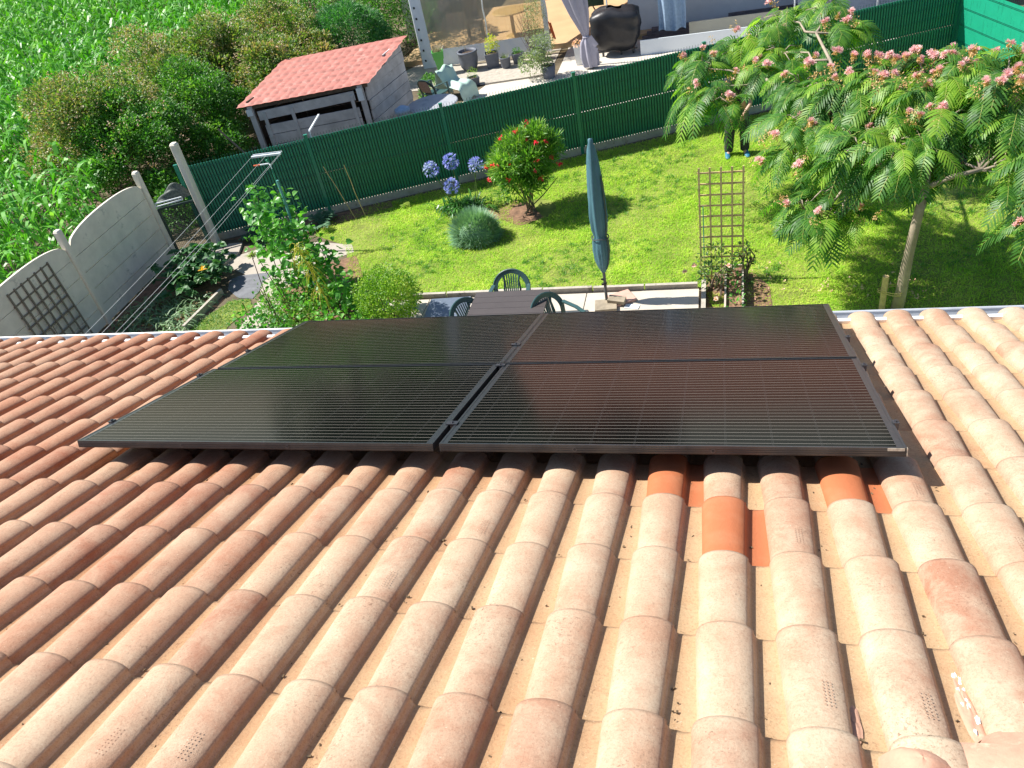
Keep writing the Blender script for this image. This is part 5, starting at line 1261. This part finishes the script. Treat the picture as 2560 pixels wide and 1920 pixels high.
# white tarpaulin wall with clear window
M['tarp'] = plain('white_tarpaulin', (.80, .82, .86), .45, .03, 6, .25, fine=8)
m_, t_, b_ = mat('clear_plastic_sheet'); b_.inputs['Base Color'].default_value = (.80, .76, .62, 1); b_.inputs['Roughness'].default_value = .18
bump(t_, b_, nz(t_, 3.0, 3, .6, obj_co(t_), 1.0), .5, .05)
tr_ = t_.nodes.new('ShaderNodeBsdfTransparent'); tr_.inputs[0].default_value = (.86, .80, .64, 1); ms_ = t_.nodes.new('ShaderNodeMixShader'); ms_.inputs[0].default_value = .68
t_.links.new(b_.outputs[0], ms_.inputs[1]); t_.links.new(tr_.outputs[0], ms_.inputs[2]); t_.links.new(ms_.outputs[0], t_.nodes['Material Output'].inputs[0]); M['clear'] = m_
TA = np.array([-4.95, 19.35]); TE = np.array([-1.45, 19.68]); td = norm(TE - TA); TL = np.linalg.norm(TE - TA); tn_ = np.array([-td[1], td[0]])
t = thing('tarpaulin_screen', 'white tarpaulin screen with a big clear plastic window closing the porch', 'screen', (TA[0], TA[1], 0))
def tp_(s, z, off=0): q = td * s + tn_ * off; return (q[0], q[1], z)
mb = MB()
def strip(s0, s1, za, zb, nx, nz_, wav=.012):
    P = [[tp_(s0 + (s1 - s0) * i / (nx - 1), za + (zb - za) * j / (nz_ - 1), wav * sin((s0 + (s1 - s0) * i / (nx - 1)) * 19 + j * .6) - .10 * max(0, .3 - (za + (zb - za) * j / (nz_ - 1)))) for i in range(nx)] for j in range(nz_)]
    mb.grid(np.array(P))
strip(0, .30, .02, 2.6, 6, 20, .006); strip(.30, TL, .02, .46, 80, 8); strip(TL - .12, TL, .46, 2.6, 4, 14, .006); mb.build('tarpaulin', M['tarp'], t, smooth=True)
ey = MB()
for i in range(9):
    c = tp_(.09, .22 + i * .27, -.02); ey.lathe((0, 0, 0), [(0, 0)], 3) if False else ey.box(c, (.045, .012, .05))
ey.build('eyelet', M['black'], t)
mb = MB(); P = [[tp_(.30 + (TL - .42) * i / 40, .46 + 2.14 * j / 24, .03 * sin(i * .5 + j * .35) + .02 * sin(i * 1.7 - j * .2)) for i in range(41)] for j in range(25)]; mb.grid(np.array(P)); mb.build('clear_window', M['clear'], t, smooth=True)
mb = MB()
for s, o_ in ((1.9, .0), (TL, 0)): mb = MB(); mb.tube([tp_(s + .02 * sin(k * 3), 2.6 * k / 8, -.05) for k in range(9)], .02, 6); mb.build('hanging_cord', M['whitebar'], t)
mb = MB(); mb.tube([tp_(0, 0, .05), tp_(0, 2.7, .05)], .035, 8); mb.beam(tp_(-.1, 2.65, .05), tp_(TL + 2.4, 2.65, .05), .08, .1); mb.build('post', M['whitebar'], t)
# things seen dimly inside the porch
M['porchwood'] = plain('ochre_wood', (.40, .27, .10), .6, .1, 4, .1)
t = thing('porch_table', 'ochre round table dimly seen through the clear plastic window', 'table', (-2.7, 21.0, .14)); mb = MB(); mb.lathe((0, 0, .66), [(0, .04), (.5, .04), (.52, .02), (.5, 0), (0, 0)], 28); mb.build('tabletop', M['porchwood'], t); mb = MB(); mb.tube([(0, 0, 0), (0, 0, .66)], .05, 8); mb.lathe((0, 0, 0), [(.25, 0), (.22, .04), (0, .05)], 16); mb.build('pedestal', M['porchwood'], t)
t = thing('porch_chair', 'brown chair dimly seen inside the porch', 'chair', (-3.9, 21.4, .14), .4); mb = MB(); mb.box((0, 0, .45), (.45, .45, .05)); mb.build('seat', M['darkwood'], t); mb = MB(); mb.box((0, .22, .75), (.44, .04, .5)); mb.build('backrest', M['darkwood'], t)
for sx in (-.2, .2):
    for sy in (-.2, .2): mb = MB(); mb.box((sx, sy, .22), (.045, .045, .43)); mb.build('leg', M['darkwood'], t)
t = thing('folding_table', 'dark green folding table at the top edge inside the open porch', 'table', (.15 - .8, 21.9, .14)); mb = MB(); mb.box((0, 0, .62), (.9, .6, .04)); mb.box((0, -.3, .50), (.9, .02, .25)); M['dkgreen'] = plain('dark_green_cloth', (.02, .07, .05), .8, .1, 8, .1); mb.build('tabletop', M['dkgreen'], t)
mb = MB(); mb.beam((-.3, -.2, 0), (.1, .2, .6), .025, .025); mb.beam((.3, -.2, 0), (-.1, .2, .6), .025, .025); mb.beam((-.3, .2, 0), (.3, .2, .6), .025, .025); mb.build('leg', M['polegrey'], t)
# orange cloth hanging by the screen
cloth(lambda u, v: np.array([-1.40 + .07 * v + .08 * (1 - u), 19.45 + .02 * sin(v * 8), .36 + .42 * u + .02 * sin(v * 6)]), 6, 12, 'orange_cloth', M['orange'], 'small bright orange cloth hanging at the right edge of the tarpaulin', 'cloth')
# pots
M['bluepot'] = plain('blue_grey_pot', (.115, .13, .165), .6, .10, 10, .15)
M['limepot'] = plain('lime_green_pot', (.10, .42, .08), .35, .05, 6, .02)
M['terr_'] = plain('potting_soil', (.07, .045, .03), .95, .3, 20, .5)
M['limeleaf'] = foliage('golden_yellow_leaves', [(0, (.30, .36, .02)), (1, (.60, .58, .05))], .4)
M['olive'] = foliage('olive_grey_leaves', [(0, (.12, .18, .08)), (.6, (.24, .30, .15)), (1, (.42, .42, .24))], .3)
M['heather'] = foliage('dry_grey_brown_twigs', [(0, (.28, .24, .20)), (1, (.46, .38, .38))], .2)
M['freshgreen'] = foliage('fresh_yellow_green', [(0, (.15, .30, .04)), (1, (.36, .46, .08))], .4)
def pot(label, x, y, prof, n, m, plant, rz=0, group='plant pots on the neighbour\'s yard', name='potted_plant'):
    t = thing(name, label, 'potted plant', (x, y, .013), rz, group); mb = MB(); mb.lathe((0, 0, 0), prof, n); mb.build('pot', m, t, smooth=n > 8)
    r, z = prof[-1]; mb = MB(); mb.lathe((0, 0, z), [(r * 1.02, 0), (0, .01)], n); mb.build('soil', M['terr_'], t)
    if plant:
        pm, fn = plant; mb = MB(); fn(mb, z); mb.build('foliage', pm, t)
    return t
def blob(c, r, n, s, T=LEAF4): 
    def f(mb, z): P, N = on_blob(n, (c[0], c[1], z + c[2]), r, .8, -.6, 2); leaves(mb, P, N + rng.normal(0, .6, P.shape), T, rng.uniform(.7, 1.2, len(P)) * s)
    return f
def sprays(L, n, s, spread, wd=.006, up=1.0):
    def f(mb, z):
        P = np.c_[rng.normal(0, .05, (n, 2)), np.full(n, z)]; ribbons(mb, P, np.c_[rng.normal(0, spread, (n, 2)), np.full(n, up)], rng.uniform(.6, 1, n) * L, wd, .1, 3)
    return f
pot('tall lime green square tapered pot with dry grey heather', -4.27, 18.70, [(.10, 0), (.13, .22), (.165, .40), (.19, .42), (.215, .60), (.185, .60), (.17, .54)], 4, M['limepot'], (M['heather'], sprays(.30, 220, 1, .45)), .35)
pot('largest round blue grey pot with a bare stem', -3.50, 18.80, [(.15, 0), (.22, .10), (.255, .28), (.25, .43), (.27, .45), (.27, .49), (.225, .49), (.215, .42)], 28, M['bluepot'], (M['heather'], sprays(.5, 9, 1, .08)))
pot('square blue grey pot with a golden leaved shrub', -2.88, 18.85, [(.21, 0), (.255, .36), (.225, .36), (.21, .30)], 4, M['bluepot'], (M['limeleaf'], blob((.05, 0, .22), (.17, .16, .26), 420, .055)), .3)
pot('small round blue grey pot with a thin grey plant', -2.48, 18.62, [(.09, 0), (.125, .08), (.135, .24), (.145, .25), (.145, .27), (.115, .27), (.11, .22)], 20, M['bluepot'], (M['olive'], sprays(.22, 60, 1, .4)))
pot('blue grey pot with small dark green leaves against the tarpaulin', -2.20, 18.92, [(.13, 0), (.17, .26), (.15, .26), (.14, .22)], 8, M['bluepot'], (M['bramble2'], blob((0, 0, .05), (.13, .12, .10), 160, .05)))
pot('low square blue pot with a yellow green tuft standing apart near the fence', -3.08, 17.50, [(.15, 0), (.19, .20), (.165, .20), (.155, .16)], 4, M['bluepot'], (M['freshgreen'], blob((0, 0, .12), (.13, .12, .15), 200, .06, NARROW)), .5)
pot('pot with an airy grey green olive bush nearest the fence', -1.15, 17.45, [(.14, 0), (.18, .30), (.16, .30), (.15, .26)], 20, M['bluepot'], (M['olive'], lambda mb, z: [blob((-.30, 0, .12), (.42, .3, .30), 1500, .06)(mb, z), blob((-.1, .1, .5), (.30, .3, .3), 900, .055)(mb, z)]))
pot('tall feathery tan shrub in a pot at the corner of the tarpaulin', -1.65, 18.95, [(.15, 0), (.19, .30), (.165, .30), (.155, .26)], 20, M['bluepot'], (M['olive'], lambda mb, z: [blob((0, 0, .5), (.34, .3, .5), 1800, .06, NARROW)(mb, z), blob((.05, 0, 1.0), (.24, .25, .35), 1000, .07, NARROW)(mb, z)]))
mb = MB()
for k in range(26):
    a = np.array([R.gauss(0, .03), R.gauss(0, .03), .0]); e = np.array([R.gauss(-.22, .12), R.gauss(0, .1), R.uniform(.8, 1.35)]); mb.tube([a, (a + e) / 2 + rng.normal(0, .04, 3), e], [.008, .005, .002], 4)
M['twig'] = plain('purple_brown_twigs', (.18, .10, .10), .8, .2, 20, .1); o = mb.build('bare_sapling', M['twig']); o.location = (-1.75, 19.1, .02); tag(o, 'bare purple brown sapling in front of the clear window', 'sapling')
# neighbour's chairs and table
M['pinkback'] = plain('pinkish_patterned_plastic', (.42, .28, .22), .6, .2, 26, .1)
t = monobloc('dark plastic chair with a pinkish patterned back by the shed', -3.60, 16.0, -.45, M['chair'], group=None, name='garden_chair')
mb = MB(); P = np.array([[(.16 * u * sqrt(max(0, 1 - (v - .45) ** 2 * 1.6)), -.25 - .08 * v - .022, .50 + .28 * v) for u in np.linspace(-1, 1, 9)] for v in np.linspace(0, 1, 8)]); mb.grid(P); mb.build('back_panel', M['pinkback'], t)
M['seagreen'] = plain('pale_sea_green_plastic', (.42, .58, .50), .5, .06, 8, .05)
_s = np.array([0, .22, .45, .8, 1.0]); _x = np.array([-.10, .0, .20, .66, .74]); _h = np.array([.12, .80, .44, .42, .06])
cloth(lambda u, v: np.array([-3.55, 16.75, 0]) + np.array([.90, -.42, 0]) * np.interp(v, _s, _x) + np.array([.42, .90, 0]) * (.56 * (u - .5) * (1 + .12 * sin(v * 9))) + np.array([0, 0, 1]) * (np.interp(v, _s, _h) + .03 * sin(u * 11 + v * 7) - .22 * abs(u - .5) ** 2), 16, 18, 'draped_chair', M['seagreen'], 'folded sun chair under a pale sea green sheet', 'chair')
t = thing('garden_table', 'grey and white table top just showing above the fence near the shed', 'table', (-3.25, 14.62, 0), .3); mb = MB(); mb.lathe((0, 0, .60), [(0, .03), (.56, .03), (.58, .015), (.56, 0), (0, 0)], 30); M['whitetop'] = plain('stained_white_tabletop', (.36, .37, .40), .5, .08, 3, .05, stain=((.22, .25, .30), .52)); mb.build('tabletop', M['whitetop'], t)
mb = MB()
for a in (0, 2.1, 4.2): mb.tube([(.35 * cos(a), .35 * sin(a), .6), (.45 * cos(a), .45 * sin(a), 0)], .02, 6)
mb.build('leg', M['whitebar'], t)
mb = MB(); mb.box((0, 0, .02), (.55, .42, .04)); o = mb.build('wooden_duckboard', M['palewood']); o.location = (-4.2, 16.35, .01); o.rotation_euler = (0, 0, .2); tag(o, 'small slatted wooden board on the ground by the shed', 'board')
mb = MB(); mb.lathe((0, 0, 0), [(.12, 0), (.14, .7), (.17, .72), (.17, .78), (.06, .84), (0, .85)], 18); o = mb.build('blue_bucket', M['towel'], smooth=True); o.location = (-3.72, 14.0, .0); tag(o, 'pale blue lid just showing over the fence by the shed wall', 'barrel')
# trampoline style net behind the fence at the right
M['netblue'] = plain('blue_grey_netting', (.30, .36, .46), .8, .1, 6, .1)
t = thing('net_screen', 'blue grey net screen above the fence behind the silk tree', 'net', (5.0, 19.2, 0)); mb = MB()
for i in range(60): mb.beam((i * .06 - .3, 0, .1), (i * .06 - .3, .02, 1.5), .006, .006)
for j in range(24): mb.beam((-.3, 0, .1 + j * .06), (3.24, .02, .1 + j * .06), .006, .006)
mb.build('netting', M['netblue'], t); mb = MB(); mb.box((1.4, .12, .8), (3.4, .04, 1.6)); mb.build('backing', M['netblue'], t); mb = MB(); mb.tube([(1.45, -.05, 0), (1.45, -.05, 1.6)], .025, 6); mb.tube([(-.3, 0, 1.55), (3.3, 0, 1.55)], .02, 6); mb.build('frame', M['whitebar'], t)

# ================================================================== PERSON
M['skin'] = plain('skin', (.52, .30, .21), .5, .06, 20, .05)
M['trouser'] = plain('dark_grey_trousers', (.035, .036, .042), .85, .2, 12, .3)
M['trouser2'] = plain('grey_pocket_panel', (.12, .12, .13), .85, .1, 12, .3)
M['shirt'] = plain('black_tshirt', (.02, .02, .023), .85, .2, 12, .3)
M['shoe'] = plain('blue_shoe', (.02, .17, .27), .55, .15, 30, .1); M['sole'] = plain('yellow_green_sole', (.40, .50, .10), .6, .1, 30, .1)
M['hair'] = plain('dark_hair', (.03, .02, .015), .7, .3, 40, .5)
def skinned(name, nodes, edges, m, parent, sub=2, root=0):
    me = bpy.data.meshes.new(name); me.from_pydata([n[0] for n in nodes], edges, []); o = bpy.data.objects.new(name, me); C.objects.link(o)
    o.parent = parent; me.materials.append(m); md = o.modifiers.new('skin', 'SKIN'); md.use_smooth_shade = True
    for i, n in enumerate(nodes):
        r = n[1]; me.skin_vertices[0].data[i].radius = (r, r) if not isinstance(r, tuple) else r
        me.skin_vertices[0].data[i].use_root = (i == root)
    s = o.modifiers.new('sub', 'SUBSURF'); s.levels = sub; s.render_levels = sub; return o
pp = G(1843, 388); pr_ = thing('person', 'person in dark trousers and blue shoes standing on the lawn behind the silk tree leaves', 'person', (pp[0], pp[1] + .03, 0), .10)
def add_skin(name):
    pass
HIP = .80
N = [((0, 0, HIP + .05), .13), ((0, 0, 1.02), .115), ((0, .01, 1.22), .145), ((0, .0, 1.36), .10), ((0, -.01, 1.43), .052), ((0, -.02, 1.50), .058), ((0, -.02, 1.58), .088), ((0, -.01, 1.66), .070),
     ((-.17, 0, 1.32), .06), ((-.24, 0, 1.08), .045), ((-.20, -.13, .90), .036), ((-.13, -.20, .82), .028), ((.17, 0, 1.32), .06), ((.24, 0, 1.08), .045), ((.19, -.14, .92), .036), ((.10, -.21, .84), .028),
     ((-.10, 0, HIP - .02), .10), ((-.13, -.01, .45), .062), ((-.15, .02, .09), .042), ((-.17, -.10, .04), .034), ((.10, 0, HIP - .02), .10), ((.13, -.01, .45), .062), ((.13, .02, .09), .042), ((.14, -.11, .04), .034),
     ((-.11, -.225, .77), .024), ((.07, -.235, .79), .024)]
E_ = [(0, 1), (1, 2), (2, 3), (3, 4), (4, 5), (5, 6), (6, 7), (2, 8), (8, 9), (9, 10), (10, 11), (2, 12), (12, 13), (13, 14), (14, 15), (0, 16), (16, 17), (17, 18), (18, 19), (0, 20), (20, 21), (21, 22), (22, 23), (11, 24), (15, 25)]
body = skinned('body', N, E_, M['skin'], pr_)
for s_, wx in ((-1, (-.11, -.225, .77)), (1, (.07, -.235, .79))):
    hn = [((wx[0], wx[1], wx[2] + .02), .022)]; he = []
    for k, (dx, ln) in enumerate(((-.028, .062), (-.010, .072), (.008, .068), (.025, .055))):
        i = len(hn); hn += [((wx[0] + dx, wx[1] - .01, wx[2] - .02), .010), ((wx[0] + dx * 1.1 - s_ * .01, wx[1] - .025, wx[2] - .02 - ln * .55), .009), ((wx[0] + dx * 1.0 - s_ * .02, wx[1] - .015, wx[2] - .02 - ln), .0075)]; he += [(0, i), (i, i + 1), (i + 1, i + 2)]
    i = len(hn); hn += [((wx[0] - s_ * .035, wx[1] - .02, wx[2] - .005), .011), ((wx[0] - s_ * .045, wx[1] - .035, wx[2] - .04), .009)]; he += [(0, i), (i, i + 1)]
    skinned('hand', hn, he, M['skin'], pr_, 1)
skinned('trousers', [((0, 0, HIP + .10), .150), ((0, 0, HIP + .0), .150), ((-.10, 0, HIP - .08), .115), ((-.13, -.01, .44), .098), ((-.145, .02, .12), .085), ((-.145, .02, .05), .088), ((.10, 0, HIP - .08), .115), ((.13, -.01, .44), .098), ((.135, .02, .12), .085), ((.135, .02, .05), .088)], [(0, 1), (1, 2), (2, 3), (3, 4), (4, 5), (1, 6), (6, 7), (7, 8), (8, 9)], M['trouser'], pr_, 2, 1)
mb = MB()
for sx in (-1, 1): mb.box((sx * .115, -.115, HIP - .06), (.10, .02, .13)); 
mb.build('pocket', M['trouser2'], pr_)
skinned('shirt', [((0, 0, HIP + .12), .155), ((0, 0, 1.02), .135), ((0, .01, 1.22), .165), ((0, .0, 1.36), .095), ((-.18, 0, 1.32), .078), ((-.235, 0, 1.12), .062), ((.18, 0, 1.32), .078), ((.235, 0, 1.12), .062)], [(0, 1), (1, 2), (2, 3), (2, 4), (4, 5), (2, 6), (6, 7)], M['shirt'], pr_, 2, 2)
for sx, x, y in ((-1, -.165, -.05), (1, .145, -.06)):
    mb = MB(); rows = []
    for k, (yy, wd, ht) in enumerate(((.13, .02, .04), (.11, .036, .085), (.05, .040, .095), (-.02, .042, .075), (-.08, .048, .055), (-.13, .04, .042), (-.155, .012, .02))):
        rows.append([(x + sx * .02 * (k / 6) + wd * cos(a), y + yy, .008 + ht * .5 + ht * .5 * sin(a)) for a in np.linspace(0, 2 * pi, 13)])
    mb.grid(np.array(rows)); sh = mb.build('shoe', M['shoe'], pr_, smooth=True)
    mb = MB(); mb.box((x + sx * .008, y - .01, .012), (.085, .28, .020)); mb.build('sole', M['sole'], sh)
mb = MB(); P, Nn = on_blob(900, (0, -.0, 1.64), (.095, .11, .105), .02, -.1); q = ~((P[:, 1] < -.05) & (P[:, 2] < 1.66)); leaves(mb, P[q], Nn[q] + [0, 0, -.6], LEAF4, .05); mb.build('hair', M['hair'], pr_)
mb = MB()
for sx in (-1, 1): mb.lathe((sx * .032, -.098, 1.585), [(0, -.008), (.009, -.004), (.009, .004), (0, .008)], 8)
mb.build('eye', M['black'], pr_); mb = MB(); mb.tube([(0, -.100, 1.59), (0, -.122, 1.555), (0, -.105, 1.548)], [.008, .013, .010], 6); mb.build('nose', M['skin'], pr_)
mb = MB(); mb.tube([(-.022, -.095, 1.523), (0, -.102, 1.521), (.022, -.095, 1.523)], .005, 5); M['lip'] = plain('lips', (.42, .18, .15), .5, .05, 20, 0); mb.build('mouth', M['lip'], pr_)
for sx in (-1, 1): mb = MB(); mb.tube([(sx * .092, -.01, 1.60), (sx * .10, 0, 1.58), (sx * .092, 0, 1.55)], [.010, .012, .008], 6); mb.build('ear', M['skin'], pr_)
